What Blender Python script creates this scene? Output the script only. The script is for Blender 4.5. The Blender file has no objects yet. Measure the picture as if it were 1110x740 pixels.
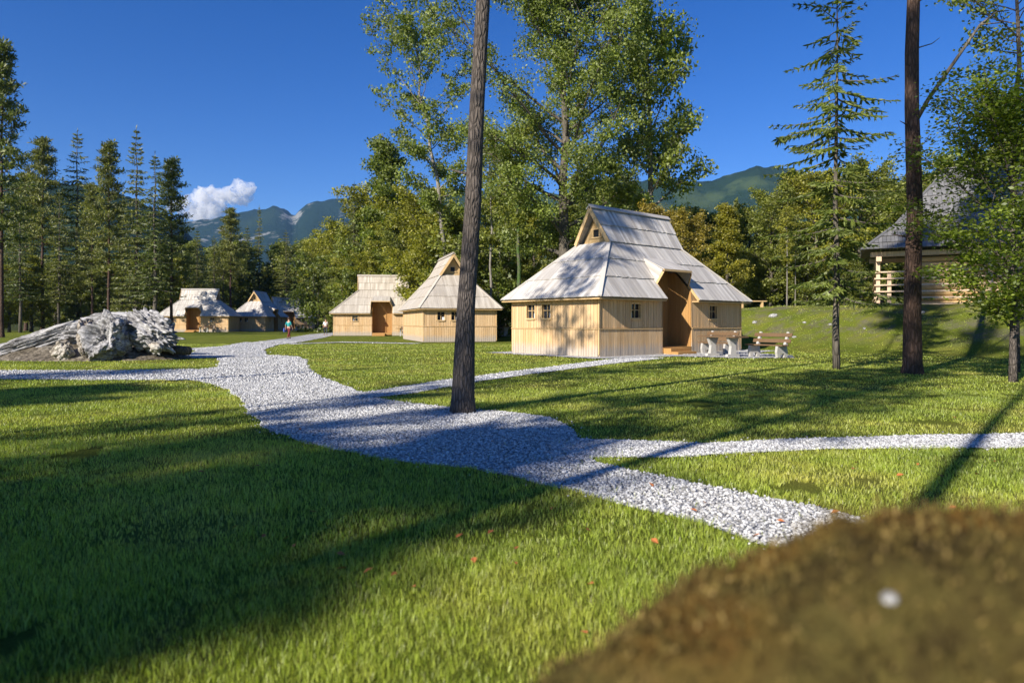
import bpy, bmesh, math, random
import numpy as np
from mathutils import Vector, Matrix, noise
PI = math.pi
R = math.radians
random.seed(7)
S = bpy.context.scene
COL = S.collection
HZ, CX, F, EYE = 350.0, 555.0, 740.0, 1.3      # photograph measures used to lay the place out in metres

# ------------------------------------------------------------------ helpers
def new_mesh(name, verts, faces):
    me = bpy.data.meshes.new(name)
    me.from_pydata([tuple(v) for v in verts], [], faces)
    me.update()
    return me

def np_mesh(name, verts, face_sets):
    """verts (N,3); face_sets: list of int arrays (M,k)"""
    me = bpy.data.meshes.new(name)
    verts = np.asarray(verts, dtype=np.float32)
    me.vertices.add(len(verts)); me.vertices.foreach_set('co', verts.ravel())
    loops = np.concatenate([f.ravel() for f in face_sets]).astype(np.int32)
    tot = np.concatenate([np.full(len(f), f.shape[1], dtype=np.int32) for f in face_sets])
    start = np.concatenate([[0], np.cumsum(tot)[:-1]]).astype(np.int32)
    me.loops.add(len(loops)); me.loops.foreach_set('vertex_index', loops)
    me.polygons.add(len(tot)); me.polygons.foreach_set('loop_start', start)
    me.update(calc_edges=True)
    me.validate()
    return me

def link(name, me, mat=None, parent=None, smooth=False):
    o = bpy.data.objects.new(name, me); COL.objects.link(o)
    if mat is not None:
        for m in (mat if isinstance(mat, (list, tuple)) else [mat]):
            me.materials.append(m)
    if smooth:
        me.polygons.foreach_set('use_smooth', [True]*len(me.polygons))
    if parent is not None: o.parent = parent
    return o

def tag(o, label=None, cat=None, group=None, kind=None):
    if label: o['label'] = label
    if cat: o['category'] = cat
    if group: o['group'] = group
    if kind: o['kind'] = kind
    return o

def empty(name, loc=(0, 0, 0), rz=0.0):
    o = bpy.data.objects.new(name, None); COL.objects.link(o)
    o.location = loc; o.rotation_euler = (0, 0, rz); o.empty_display_size = .3
    return o

def copy_tree(o, parent=None):
    c = o.copy(); COL.objects.link(c)
    if parent is not None: c.parent = parent
    for ch in list(o.children): copy_tree(ch, c)
    return c

class MB:
    def __init__(s): s.v = []; s.f = []
    def prism(s, bot, top):
        n = len(bot); b = len(s.v)
        s.v += [tuple(p) for p in bot] + [tuple(p) for p in top]
        s.f.append(tuple(b+i for i in reversed(range(n))))
        s.f.append(tuple(b+n+i for i in range(n)))
        for i in range(n):
            j = (i+1) % n
            s.f.append((b+i, b+j, b+n+j, b+n+i))
    def box(s, x0, x1, y0, y1, z0, z1):
        s.prism([(x0,y0,z0),(x1,y0,z0),(x1,y1,z0),(x0,y1,z0)], [(x0,y0,z1),(x1,y0,z1),(x1,y1,z1),(x0,y1,z1)])
    def beam(s, p, q, w, h, up=(0, 0, 1)):
        p = Vector(p); q = Vector(q); d = (q-p).normalized()
        sd = d.cross(Vector(up)); 
        if sd.length < 1e-4: sd = d.cross(Vector((1, 0, 0)))
        sd.normalize(); u = sd.cross(d)
        k = [(-w/2, -h/2), (w/2, -h/2), (w/2, h/2), (-w/2, h/2)]
        s.prism([p+sd*a+u*b for a, b in k], [q+sd*a+u*b for a, b in k])
    def tube(s, pts, rad, n=8, cap=True, rough=0.0, seed=0):
        pts = [Vector(p) for p in pts]; b = len(s.v); rr = random.Random(seed)
        ref = None
        for i, p in enumerate(pts):
            d = (pts[min(i+1, len(pts)-1)] - pts[max(i-1, 0)]).normalized()
            if ref is None: ref = d.orthogonal().normalized()
            a = (ref - d*ref.dot(d)).normalized(); c = d.cross(a); ref = a
            for k in range(n):
                t = 2*PI*k/n; r = rad[i]*(1+rough*rr.uniform(-1, 1))
                s.v.append(tuple(p + (a*math.cos(t)+c*math.sin(t))*r))
        for i in range(len(pts)-1):
            for k in range(n):
                k2 = (k+1) % n
                s.f.append((b+i*n+k, b+i*n+k2, b+(i+1)*n+k2, b+(i+1)*n+k))
        if cap:
            s.f.append(tuple(b+k for k in reversed(range(n))))
            s.f.append(tuple(b+(len(pts)-1)*n+k for k in range(n)))
    def build(s, name, mat, parent=None, smooth=False):
        return link(name, new_mesh(name, s.v, s.f), mat, parent, smooth)

def sstep(t):
    t = np.clip(t, 0, 1); return t*t*(3-2*t)

def gz(x, y):
    """ground height"""
    x = np.asarray(x, dtype=float); y = np.asarray(y, dtype=float)
    t = (x-10)*.809 + (y-36)*.588
    h = 2.3*sstep(t/7.5) * sstep((x+6)/12)
    h = h + .10*np.sin(x*.9+1)*np.sin(y*.7)*sstep(t/4)*sstep((12-t)/6)
    far = np.hypot(x, y)
    h = h + 9*sstep((far-120)/250) * sstep((y+40)/120)
    return h
def gzf(x, y): return float(gz(x, y))
def gp(px, py):
    d = F*EYE/(py-HZ); return ((px-CX)*d/F, d)
def at(px, d): return ((px-CX)*d/F, d)

# ------------------------------------------------------------------ materials
class NT:
    def __init__(s, name):
        s.m = bpy.data.materials.new(name); s.m.use_nodes = True
        s.t = s.m.node_tree; s.t.nodes.clear()
        s.out = s.n('ShaderNodeOutputMaterial')
    def n(s, typ, **kw):
        nd = s.t.nodes.new(typ)
        for k, v in kw.items():
            if k[0] == '_': setattr(nd, k[1:], v)
            else:
                key = k.replace('__', ' ')
                nd.inputs[key].default_value = v
        return nd
    def l(s, a, b): s.t.links.new(a, b)
    def noise(s, scale, detail=3, vec=None, rough=.55):
        nd = s.n('ShaderNodeTexNoise', Scale=scale, Detail=detail, Roughness=rough)
        if vec is not None: s.l(vec, nd.inputs['Vector'])
        return nd.outputs['Fac']
    def ramp(s, fac, stops, interp='LINEAR'):
        nd = s.n('ShaderNodeValToRGB'); nd.color_ramp.interpolation = interp
        e = nd.color_ramp.elements
        while len(e) < len(stops): e.new(.5)
        for i, (p, c) in enumerate(stops):
            e[i].position = p; e[i].color = (c[0], c[1], c[2], 1) if not isinstance(c, (int, float)) else (c, c, c, 1)
        s.l(fac, nd.inputs[0]); return nd.outputs['Color']
    def mix(s, fac, a, b, mode='MIX'):
        nd = s.n('ShaderNodeMix', _data_type='RGBA', _blend_type=mode)
        for val, i in ((fac, 0), (a, 6), (b, 7)):
            if isinstance(val, (int, float)): nd.inputs[i].default_value = val
            elif isinstance(val, tuple): nd.inputs[i].default_value = (val[0], val[1], val[2], 1)
            else: s.l(val, nd.inputs[i])
        return nd.outputs[2]
    def math(s, op, a, b=0.0):
        nd = s.n('ShaderNodeMath', _operation=op)
        for val, i in ((a, 0), (b, 1)):
            if isinstance(val, (int, float)): nd.inputs[i].default_value = val
            else: s.l(val, nd.inputs[i])
        return nd.outputs[0]
    def bump(s, h, strength=.5, dist=.02):
        nd = s.n('ShaderNodeBump', Strength=strength, Distance=dist); s.l(h, nd.inputs['Height']); return nd.outputs['Normal']
    def mapping(s, vec, scale=(1, 1, 1), rot=(0, 0, 0)):
        nd = s.n('ShaderNodeMapping'); nd.inputs['Scale'].default_value = scale; nd.inputs['Rotation'].default_value = rot
        s.l(vec, nd.inputs['Vector']); return nd.outputs['Vector']
    def principled(s, col, rough=.8, normal=None, spec=.3, metallic=0):
        p = s.n('ShaderNodeBsdfPrincipled', Roughness=rough, Metallic=metallic)
        p.inputs['Specular IOR Level'].default_value = spec
        if isinstance(col, tuple): p.inputs['Base Color'].default_value = (*col, 1)
        else: s.l(col, p.inputs['Base Color'])
        if normal is not None: s.l(normal, p.inputs['Normal'])
        s.l(p.outputs[0], s.out.inputs['Surface'])
        return p
    def obj(s): return s.n('ShaderNodeTexCoord').outputs['Object']
    def pos(s): return s.n('ShaderNodeNewGeometry').outputs['Position']
    def island(s): return s.n('ShaderNodeNewGeometry').outputs['Random Per Island']

def plain(name, col, rough=.7, metallic=0, spec=.3, nscale=12, var=.25):
    t = NT(name)
    c = t.mix(t.noise(nscale, 4, t.obj()), tuple(x*(1-var) for x in col), tuple(min(1, x*(1+var)) for x in col))
    t.principled(c, rough, None, spec, metallic); return t.m

def foliage(name, dark, light, trans=.35, nsc=.35, rough=.55):
    t = NT(name)
    isl = t.island()
    tint = t.n('ShaderNodeObjectInfo').outputs['Color']
    a = t.mix(isl, dark, light)
    cl = t.ramp(t.noise(nsc, 2, t.obj()), [(.35, .72), (.65, 1.2)])
    a = t.mix(1.0, a, cl, 'MULTIPLY')
    a = t.mix(1.0, a, tint, 'MULTIPLY')
    d = t.n('ShaderNodeBsdfDiffuse'); t.l(a, d.inputs['Color'])
    tr = t.n('ShaderNodeBsdfTranslucent'); tc = t.mix(1.0, a, (1.15, 1.25, .6), 'MULTIPLY'); t.l(tc, tr.inputs['Color'])
    g = t.n('ShaderNodeBsdfGlossy', Roughness=rough); g.inputs['Color'].default_value = (1, 1, 1, 1)
    m1 = t.n('ShaderNodeMixShader'); m1.inputs[0].default_value = trans
    t.l(d.outputs[0], m1.inputs[1]); t.l(tr.outputs[0], m1.inputs[2])
    m2 = t.n('ShaderNodeMixShader'); m2.inputs[0].default_value = .035
    t.l(m1.outputs[0], m2.inputs[1]); t.l(g.outputs[0], m2.inputs[2])
    t.l(m2.outputs[0], t.out.inputs['Surface'])
    return t.m

def bark(name, c1, c2, sc=6, bumpd=.03, moss=None):
    t = NT(name); o = t.obj()
    v = t.mapping(o, (sc, sc, sc*.25))
    n1 = t.noise(3.0, 5, v, .65)
    vo = t.n('ShaderNodeTexVoronoi', Scale=2.6, _feature='DISTANCE_TO_EDGE'); t.l(v, vo.inputs['Vector'])
    edge = t.ramp(vo.outputs['Distance'], [(0, .0), (.25, 1)])
    c = t.mix(n1, c1, c2)
    c = t.mix(t.math('MULTIPLY', t.math('SUBTRACT', 1.0, edge), .6), c, tuple(x*.35 for x in c1))
    c = t.mix(t.ramp(t.noise(.8, 3, o), [(.4, 0.), (.65, .5)]), c, tuple(x*.6 for x in c1))
    if moss: c = t.mix(t.ramp(t.noise(1.7, 4, o), [(.42, 0.), (.55, 1.)]), c, moss)
    h = t.mix(.5, edge, n1)
    t.principled(c, .9, t.bump(h, .9, bumpd), .15); return t.m

def wood_planks(name, c1, c2, grey=(.5, .48, .45), greyamt=.2, streak=1.0, rough=.75, base=False):
    """colour varies plank by plank (one mesh island each) with grain"""
    t = NT(name); isl = t.island(); o = t.obj()
    c = t.mix(isl, c1, c2)
    g = t.noise(1.0, 5, t.mapping(o, (26, 26, 1.6)), .6)
    c = t.mix(t.ramp(g, [(.3, 0.), (.75, .55*streak)]), c, tuple(x*.55 for x in c1))
    c = t.mix(t.ramp(t.noise(.9, 4, o), [(.35, 0.), (.8, greyamt)]), c, grey)
    if base:
        sp = t.n('ShaderNodeSeparateXYZ'); t.l(o, sp.inputs[0])
        zz_ = t.math('ADD', sp.outputs['Z'], t.math('MULTIPLY', t.noise(3.0, 4, t.mapping(o, (4, 4, .6))), -.5))
        c = t.mix(t.ramp(zz_, [(0, .75), (.28, 0.)]), c, (.40, .37, .33))
        c = t.mix(t.ramp(t.noise(2.2, 5, t.mapping(o, (1.5, 1.5, .5))), [(.52, 0.), (.75, .35)]), c, (.40, .31, .21))
    t.principled(c, rough, t.bump(g, .35, .008), .25); return t.m

def shingle(name, c1, c2, dark):
    t = NT(name); isl = t.island(); uv = t.n('ShaderNodeTexCoord').outputs['UV']
    c = t.mix(isl, c1, c2)
    g = t.noise(1.0, 5, t.mapping(uv, (42, 1.3, 1)), .65)
    c = t.mix(t.ramp(g, [(.38, 0.), (.72, .75)]), c, dark)
    w = t.noise(.7, 4, uv)
    c = t.mix(t.ramp(w, [(.4, 0.), (.7, .35)]), c, (.42, .41, .40))
    t.principled(c, .62, t.bump(g, .5, .01), .35); return t.m

M = {}
M['pine_wood'] = wood_planks('pale pine boards', (.60, .38, .18), (.74, .51, .28), (.62, .49, .33), .2, .85, base=True)
M['door_wood'] = wood_planks('amber pine boards', (.42, .22, .07), (.50, .28, .10), (.42, .26, .1), .2)
M['trim'] = wood_planks('fresh pine trim', (.60, .40, .18), (.68, .47, .24), (.55, .42, .25), .15)
M['shingle'] = shingle('weathered roof boards', (.46, .42, .37), (.72, .68, .62), (.22, .19, .16))
M['shingle_warm'] = shingle('warm roof boards', (.46, .40, .32), (.62, .56, .47), (.24, .19, .14))
M['shingle_dark'] = shingle('dark grey roof boards', (.06, .06, .065), (.17, .165, .165), (.03, .03, .03))
M['rail'] = wood_planks('fresh rails', (.62, .44, .28), (.72, .54, .38), (.55, .45, .35), .2)
M['bark_dark'] = bark('dark pine bark', (.09, .075, .065), (.24, .20, .17), 9, .05)
M['bark_pine'] = bark('reddish pine bark', (.07, .045, .035), (.20, .125, .09), 6, .05)
M['bark_grey'] = bark('grey bark', (.10, .085, .065), (.24, .21, .17), 4, .03)
M['bark_pale'] = bark('pale bark', (.20, .18, .15), (.42, .38, .33), 4, .02)
M['bark_ivy'] = bark('ivy bark', (.12, .12, .07), (.22, .21, .15), 5, .05, (.07, .12, .03))
M['leaf_ash'] = foliage('ash leaves', (.11, .15, .02), (.28, .33, .055), .42)
M['leaf_beech'] = foliage('beech leaves', (.11, .16, .012), (.30, .37, .03), .5)
M['leaf_mixed'] = foliage('mixed leaves', (.10, .125, .015), (.29, .31, .04), .42)
M['needle'] = foliage('spruce needles', (.06, .08, .014), (.24, .25, .045), .35, .5)
M['needle_pine'] = foliage('pine needles', (.07, .09, .016), (.26, .26, .05), .35, .5)
M['needle_slim'] = foliage('young spruce needles', (.10, .14, .02), (.27, .32, .06), .45, .8)

def stone_mat(name, c1, c2, c3, sc=2.0, bumpd=.08, grain=(1.2, 9, 9)):
    t = NT(name); o = t.obj()
    n = t.noise(sc, 8, o, .65); n2 = t.noise(sc*4.5, 6, o, .7)
    gr = t.noise(1.0, 6, t.mapping(o, (sc*grain[0], sc*grain[1], sc*grain[2]), (0, .5, .4)), .65)
    c = t.ramp(n, [(.3, c1), (.52, c2), (.7, c3)])
    c = t.mix(t.ramp(gr, [(.42, .85), (.56, 0.)]), c, tuple(x*.35 for x in c1))
    h = t.mix(.55, n2, gr)
    t.principled(c, .85, t.bump(h, 1.0, bumpd), .2); return t.m
M['deadwood'] = stone_mat('bleached dead wood', (.20, .19, .185), (.43, .42, .42), (.66, .64, .62), 1.3)
M['deadwood_warm'] = stone_mat('tan dead wood', (.28, .23, .17), (.5, .45, .38), (.70, .66, .60), 1.3)
M['soil'] = stone_mat('dry soil', (.11, .09, .06), (.19, .16, .12), (.30, .27, .22), 1.6, .05, (5, 5, 5))
M['rock'] = stone_mat('pale limestone', (.32, .31, .30), (.5, .49, .47), (.66, .65, .63), 5, .03, (3, 3, 3))

def grass_col(t, base=1.0):
    p = t.pos()
    n = t.noise(.55, 4, p); n2 = t.noise(3.5, 4, p)
    c = t.ramp(n, [(.3, (.22*base, .30*base, .034*base)), (.5, (.355*base, .43*base, .050*base)), (.68, (.53*base, .51*base, .10*base))])
    c = t.mix(t.ramp(n2, [(.35, 0.), (.75, .5)]), c, (.42*base, .44*base, .09*base))
    return c
t = NT('lawn ground'); c = grass_col(t, .48)
p = t.pos()
dirt = t.ramp(t.noise(.9, 6, p, .7), [(.56, 0.), (.68, .8)])
c = t.mix(dirt, c, (.13, .105, .05))
sz = t.n('ShaderNodeSeparateXYZ'); t.l(p, sz.inputs[0])
bk = t.math('MULTIPLY', t.ramp(sz.outputs['Z'], [(.25, 0.), (.7, 1.)]), t.ramp(t.noise(.8, 7, p, .75), [(.47, 0.), (.60, .85)]))
c = t.mix(bk, c, t.mix(t.noise(14, 4, p), (.07, .055, .03), (.30, .27, .20)))
fine = t.noise(60, 4, p, .7)
c = t.mix(t.ramp(fine, [(.3, .75), (.6, 0.)]), c, (.05, .07, .008))
# forest floor beyond the lawns
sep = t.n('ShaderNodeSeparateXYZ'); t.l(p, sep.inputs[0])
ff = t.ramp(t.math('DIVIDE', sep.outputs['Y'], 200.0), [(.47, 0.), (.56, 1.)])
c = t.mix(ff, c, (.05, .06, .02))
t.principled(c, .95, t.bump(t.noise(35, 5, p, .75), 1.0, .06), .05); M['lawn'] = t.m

t = NT('grass blades'); c = grass_col(t, 1.15)
isl = t.island()
c = t.mix(1.0, c, t.ramp(isl, [(0, .5), (1, 1.65)]), 'MULTIPLY')
c = t.mix(t.ramp(isl, [(.90, 0.), (.97, .8)]), c, (.26, .22, .08))
d = t.n('ShaderNodeBsdfDiffuse'); t.l(c, d.inputs[0])
tr = t.n('ShaderNodeBsdfTranslucent'); t.l(t.mix(1.0, c, (1.3, 1.3, .6), 'MULTIPLY'), tr.inputs[0])
g = t.n('ShaderNodeBsdfGlossy', Roughness=.5); g.inputs[0].default_value = (1, 1, 1, 1)
m1 = t.n('ShaderNodeMixShader'); m1.inputs[0].default_value = .5
t.l(d.outputs[0], m1.inputs[1]); t.l(tr.outputs[0], m1.inputs[2])
m2 = t.n('ShaderNodeMixShader'); m2.inputs[0].default_value = .04
t.l(m1.outputs[0], m2.inputs[1]); t.l(g.outputs[0], m2.inputs[2]); t.l(m2.outputs[0], t.out.inputs[0])
M['blades'] = t.m

t = NT('white gravel'); p = t.pos()
v1 = t.n('ShaderNodeTexVoronoi', Scale=26.0); t.l(p, v1.inputs['Vector'])
v2 = t.n('ShaderNodeTexVoronoi', Scale=26.0, _feature='DISTANCE_TO_EDGE'); t.l(p, v2.inputs['Vector'])
sepc = t.n('ShaderNodeSeparateColor'); t.l(v1.outputs['Color'], sepc.inputs[0])
c = t.ramp(sepc.outputs[0], [(0, (.40, .40, .41)), (.45, (.60, .60, .60)), (1, (.76, .75, .73))])
edge = t.ramp(v2.outputs['Distance'], [(0, 0.), (.16, 1.)])
c = t.mix(t.math('MULTIPLY', t.math('SUBTRACT', 1.0, edge), .5), c, (.16, .16, .16))
c = t.mix(t.ramp(t.noise(.6, 5, p, .6), [(.52, 0.), (.72, .35)]), c, (.25, .23, .19))
t.principled(c, .85, t.bump(edge, 1.0, .02), .2); M['gravel'] = t.m
t = NT('gravel stones'); isl = t.island()
c = t.ramp(isl, [(0, (.17, .165, .16)), (.25, (.33, .325, .32)), (.6, (.50, .50, .495)), (.9, (.62, .61, .59)), (1, (.74, .73, .71))])
t.principled(c, .8, None, .25); M['stones'] = t.m

t = NT('moss'); o = t.obj()
n = t.noise(7, 6, o, .7)
c = t.ramp(n, [(.3, (.035, .024, .012)), (.46, (.085, .062, .022)), (.58, (.15, .12, .035)), (.72, (.26, .17, .06))])
c = t.mix(t.ramp(t.noise(2.6, 3, o), [(.5, 0.), (.66, .75)]), c, (.30, .15, .03))
t.principled(c, .95, t.bump(t.noise(40, 6, o, .75), 1, .03), .05); M['moss'] = t.m
t = NT('moss tufts'); isl = t.island()
c = t.ramp(isl, [(0, (.03, .02, .008)), (.5, (.10, .075, .022)), (.85, (.18, .13, .04)), (1, (.30, .21, .08))])
t.principled(c, .9, None, .05); M['tuft'] = t.m
M['glass'] = plain('dark window glass', (.015, .02, .03), .05, 0, .6)
M['curtain'] = plain('white curtain', (.65, .67, .72), .8)
M['iron'] = plain('dark iron', (.03, .03, .03), .4, .8)
M['concrete'] = plain('pale concrete', (.43, .41, .38), .85, nscale=8)
M['plank_old'] = wood_planks('brown bench planks', (.12, .07, .035), (.20, .12, .06), (.2, .15, .1), .2)
M['skin'] = plain('skin', (.5, .3, .22), .6)
M['hair'] = plain('hair', (.05, .03, .02), .6)
M['teal'] = plain('teal cloth', (.03, .28, .28), .8)
M['white_cloth'] = plain('white cloth', (.75, .75, .76), .8)
M['blue_cloth'] = plain('blue cloth', (.06, .10, .35), .8)
M['dark_cloth'] = plain('dark cloth', (.03, .035, .05), .8)
M['maroon'] = plain('maroon cloth', (.16, .03, .03), .8)
M['leaf_dry'] = plain('dry leaf', (.42, .14, .04), .7)

# ------------------------------------------------------------------ ground sheet
def grid_sheet(xs, ys):
    X, Y = np.meshgrid(xs, ys); Z = gz(X, Y)
    v = np.stack([X, Y, Z], -1).reshape(-1, 3)
    ny, nx = X.shape; i = np.arange(ny*nx).reshape(ny, nx)
    f = np.stack([i[:-1, :-1], i[:-1, 1:], i[1:, 1:], i[1:, :-1]], -1).reshape(-1, 4)
    return v, f
xs = np.unique(np.concatenate([np.linspace(-9000, -200, 12), np.linspace(-200, -50, 16), np.linspace(-50, 50, 126), np.linspace(50, 200, 16), np.linspace(200, 9000, 12)]))
ys = np.unique(np.concatenate([np.linspace(-3000, -60, 8), np.linspace(-60, 0, 16), np.linspace(0, 60, 90), np.linspace(60, 400, 35), np.linspace(400, 9000, 14)]))
v, f = grid_sheet(xs, ys)
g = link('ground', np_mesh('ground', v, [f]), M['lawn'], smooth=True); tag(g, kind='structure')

# ------------------------------------------------------------------ gravel paths (flat part of the ground, z = 0)
def poly_px(pts): return [gp(x, y) for x, y in pts]
def strip_poly(pts, w):
    P = [Vector((*gp(x, y), 0)) for x, y in pts]; L = []; Rr = []
    ww = w if isinstance(w, (list, tuple)) else [w]*len(P)
    for i, p in enumerate(P):
        d = (P[min(i+1, len(P)-1)]-P[max(i-1, 0)]).normalized(); n = Vector((-d.y, d.x, 0))
        L.append((p+n*ww[i]/2)[:2]); Rr.append((p-n*ww[i]/2)[:2])
    return L + Rr[::-1]
main_path = poly_px([(205, 411.5), (232, 417), (250, 424), (262, 434), (268, 446), (285, 461), (318, 476), (360, 488), (430, 499), (510, 508), (560, 517),
    (620, 533), (690, 550), (760, 568), (830, 588), (880, 602), (930, 622), (1010, 660), (1110, 720), (1180, 690), (1050, 620), (980, 585), (930, 563), (885, 549), (840, 543), (780, 530), (725, 518), (690, 511),
    (655, 504), (640, 498), (634, 488), (628, 478), (622, 468), (612, 460), (594, 453), (560, 448), (500, 443), (440, 437), (414, 433), (398, 428), (375, 419), (352, 410), (338, 402), (334, 396), (333, 391), (325, 387), (300, 385), (262, 384), (234, 386), (238, 393), (236, 398), (215, 400.5)])
left_path = poly_px([(-200, 403), (-100, 402), (0, 401.5), (120, 401.5), (218, 400.2), (240, 398), (240, 412), (210, 412), (100, 412), (0, 411), (-100, 413), (-200, 414)])
right_path = poly_px([(596, 474), (650, 477.5), (760, 481), (860, 476), (960, 473), (1110, 471), (1260, 470), (1260, 484), (1110, 486), (1000, 487), (900, 488), (800, 493), (720, 497), (655, 498), (596, 496)])
hut_path = strip_poly([(395, 429), (430, 425), (500, 413), (560, 405), (600, 400), (650, 393.5), (700, 388)], [.8, .9, .9, .9, .9, 1.1, 1.4])
far_path1 = strip_poly([(120, 381), (200, 379.5), (260, 376), (300, 371), (330, 366.5), (350, 362.5), (375, 360), (440, 358.5)], [1.6, 2., 2.6, 3, 3, 3, 3, 3])
far_path2 = strip_poly([(240, 388), (250, 380), (286, 371), (320, 373), (370, 371), (452, 372.5)], [3.2, 3, 2.5, 1.8, 1.6, 1.2])
paths = [('gravel_path', main_path), ('gravel_path', left_path), ('gravel_path', right_path), ('gravel_path', hut_path), ('gravel_path', far_path1), ('gravel_path', far_path2)]

def wiggle(P, seed, amp=.05):
    out = []; n = len(P)
    for i in range(n):
        a = Vector((*P[i], 0)); b = Vector((*P[(i+1) % n], 0)); L = (b-a).length
        k = max(1, min(60, int(L/.25)))
        for j in range(k):
            q = a.lerp(b, j/k)
            nn = noise.noise_vector(Vector((q.x*1.3, q.y*1.3, seed)))
            n2 = noise.noise_vector(Vector((q.x*5, q.y*5, seed)))
            out.append((q.x+nn.x*amp*1.6+n2.x*amp, q.y+nn.y*amp*1.6+n2.y*amp))
    return out
PP = []
def hut_frame(O, ang):
    ca, sa = math.cos(ang), math.sin(ang)
    return lambda a, b: (O[0]+ca*a-sa*b, O[1]+sa*a+ca*b)
H1 = ((3.22, 25.1), R(40))
h1 = hut_frame(*H1)
apron = [h1(-.5, 6.2), h1(-.5, -.35), h1(1.5, -.9), h1(3.2, -1.1), h1(4.0, -3.6), h1(5.6, -4.5), h1(7.2, -3.6), h1(7.8, -1.6), h1(10.9, -.9), h1(10.9, 6.2)]
paths.append(('gravel_path', apron))
for i, (nm, P) in enumerate(paths):
    P = wiggle(P, i*3.7, .05 if i < 4 else .08)
    PP.append(np.array(P))
    bm = bmesh.new()
    vs = [bm.verts.new((x, y, .005+.004*i)) for x, y in P]
    fc = bm.faces.new(vs)
    if fc.normal.z < 0: fc.normal_flip()
    bmesh.ops.triangulate(bm, faces=[fc])
    bmesh.ops.recalc_face_normals(bm, faces=bm.faces)
    for fc in bm.faces:
        if fc.normal.z < 0: fc.normal_flip()
    me = bpy.data.meshes.new(nm); bm.to_mesh(me); bm.free()
    tag(link(nm, me, M['gravel']), kind='structure')

def inside(P, x, y):
    res = np.zeros(len(x), bool); n = len(P)
    x0, y0 = P[-1]
    for k in range(n):
        x1, y1 = P[k]
        if y0 != y1:
            c = ((y1 > y) != (y0 > y)) & (x < (x0-x1)*(y-y1)/(y0-y1)+x1)
            res ^= c
        x0, y0 = x1, y1
    return res
def on_gravel(x, y):
    r = np.zeros(len(x), bool)
    for P in PP:
        bb = (x > P[:, 0].min()) & (x < P[:, 0].max()) & (y > P[:, 1].min()) & (y < P[:, 1].max())
        idx = np.where(bb)[0]
        if len(idx): r[idx] |= inside(P, x[idx], y[idx])
    return r

# grass blades -----------------------------------------------------------
rng = np.random.default_rng(5)
def value_noise(x, y, s, seed=0):
    r = np.random.default_rng(seed).random((64, 64))
    fx, fy = x/s, y/s; ix, iy = np.floor(fx).astype(int), np.floor(fy).astype(int)
    tx, ty = sstep(fx-ix), sstep(fy-iy)
    g = lambda a, b: r[a % 64, b % 64]
    return (g(ix, iy)*(1-tx)+g(ix+1, iy)*tx)*(1-ty)+(g(ix, iy+1)*(1-tx)+g(ix+1, iy+1)*tx)*ty
def blades(y0, y1, dens, h, w, two):
    n = int(dens*(y1-y0)*(.85*(y0+y1)+1.2))
    y = y0+(y1-y0)*rng.random(n); hw = .85*y+.6
    x = (rng.random(n)*2-1)*.85*y1*1.0
    keep = np.abs(x) < hw; x, y = x[keep], y[keep]
    clump = .55*value_noise(x, y, .16, 1)+.45*value_noise(x, y, .7, 2)
    bare = value_noise(x, y, 1.1, 3)*.6+value_noise(x, y, .33, 4)*.4
    keep = (rng.random(len(x)) < .35+clump) & (bare > .215+.22*sstep((gz(x, y)-.25)/.5))
    x, y, clump = x[keep], y[keep], clump[keep]
    og = on_gravel(x, y); stray = rng.random(len(x)) < .012
    keep = ~og | stray
    x, y, clump = x[keep], y[keep], clump[keep]
    n = len(x); z = gz(x, y)
    hh = h*(.45+rng.random(n)*.6)*(.6+.8*clump)*np.where(value_noise(x, y, .21, 9)+.25*rng.random(n) > .98, 1.3, 1); ww = w*(.7+rng.random(n)*.6)
    a = rng.random(n)*2*PI; la = rng.random(n)*2*PI; lean = hh*(.15+.55*rng.random(n))
    dx, dy = np.cos(a)*ww/2, np.sin(a)*ww/2
    lx, ly = np.cos(la)*lean, np.sin(la)*lean
    b1 = np.stack([x-dx, y-dy, z-.005], -1); b2 = np.stack([x+dx, y+dy, z-.005], -1)
    tip = np.stack([x+lx, y+ly, z+hh*.9], -1)
    if two:
        m1 = np.stack([x-dx*.8+lx*.3, y-dy*.8+ly*.3, z+hh*.55], -1); m2 = np.stack([x+dx*.8+lx*.3, y+dy*.8+ly*.3, z+hh*.55], -1)
        return np.stack([b1, b2, m2, m1, tip], 1).reshape(-1, 3), n
    return np.stack([b1, b2, tip], 1).reshape(-1, 3), n
V = []; Q = []; T = []; off = 0
for (y0, y1, dens, h, w, two) in [(1.2, 4, 11000, .052, .0025, True), (4, 7.5, 4500, .050, .0042, True), (7.5, 13, 1600, .048, .008, False), (13, 22, 450, .045, .015, False), (22, 42, 120, .05, .028, False)]:
    v, n = blades(y0, y1, dens, h, w, two)
    i = np.arange(n)
    if two:
        b = off+i*5; Q.append(np.stack([b, b+1, b+2, b+3], -1)); T.append(np.stack([b+3, b+2, b+4], -1))
    else:
        b = off+i*3; T.append(np.stack([b, b+1, b+2], -1))
    V.append(v); off += len(v)
me = np_mesh('lawn_grass', np.concatenate(V), [np.concatenate(Q), np.concatenate(T)])
tag(link('lawn_grass', me, M['blades']), 'short green lawn grass with yellowish patches between the gravel paths', 'grass', kind='stuff')

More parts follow.
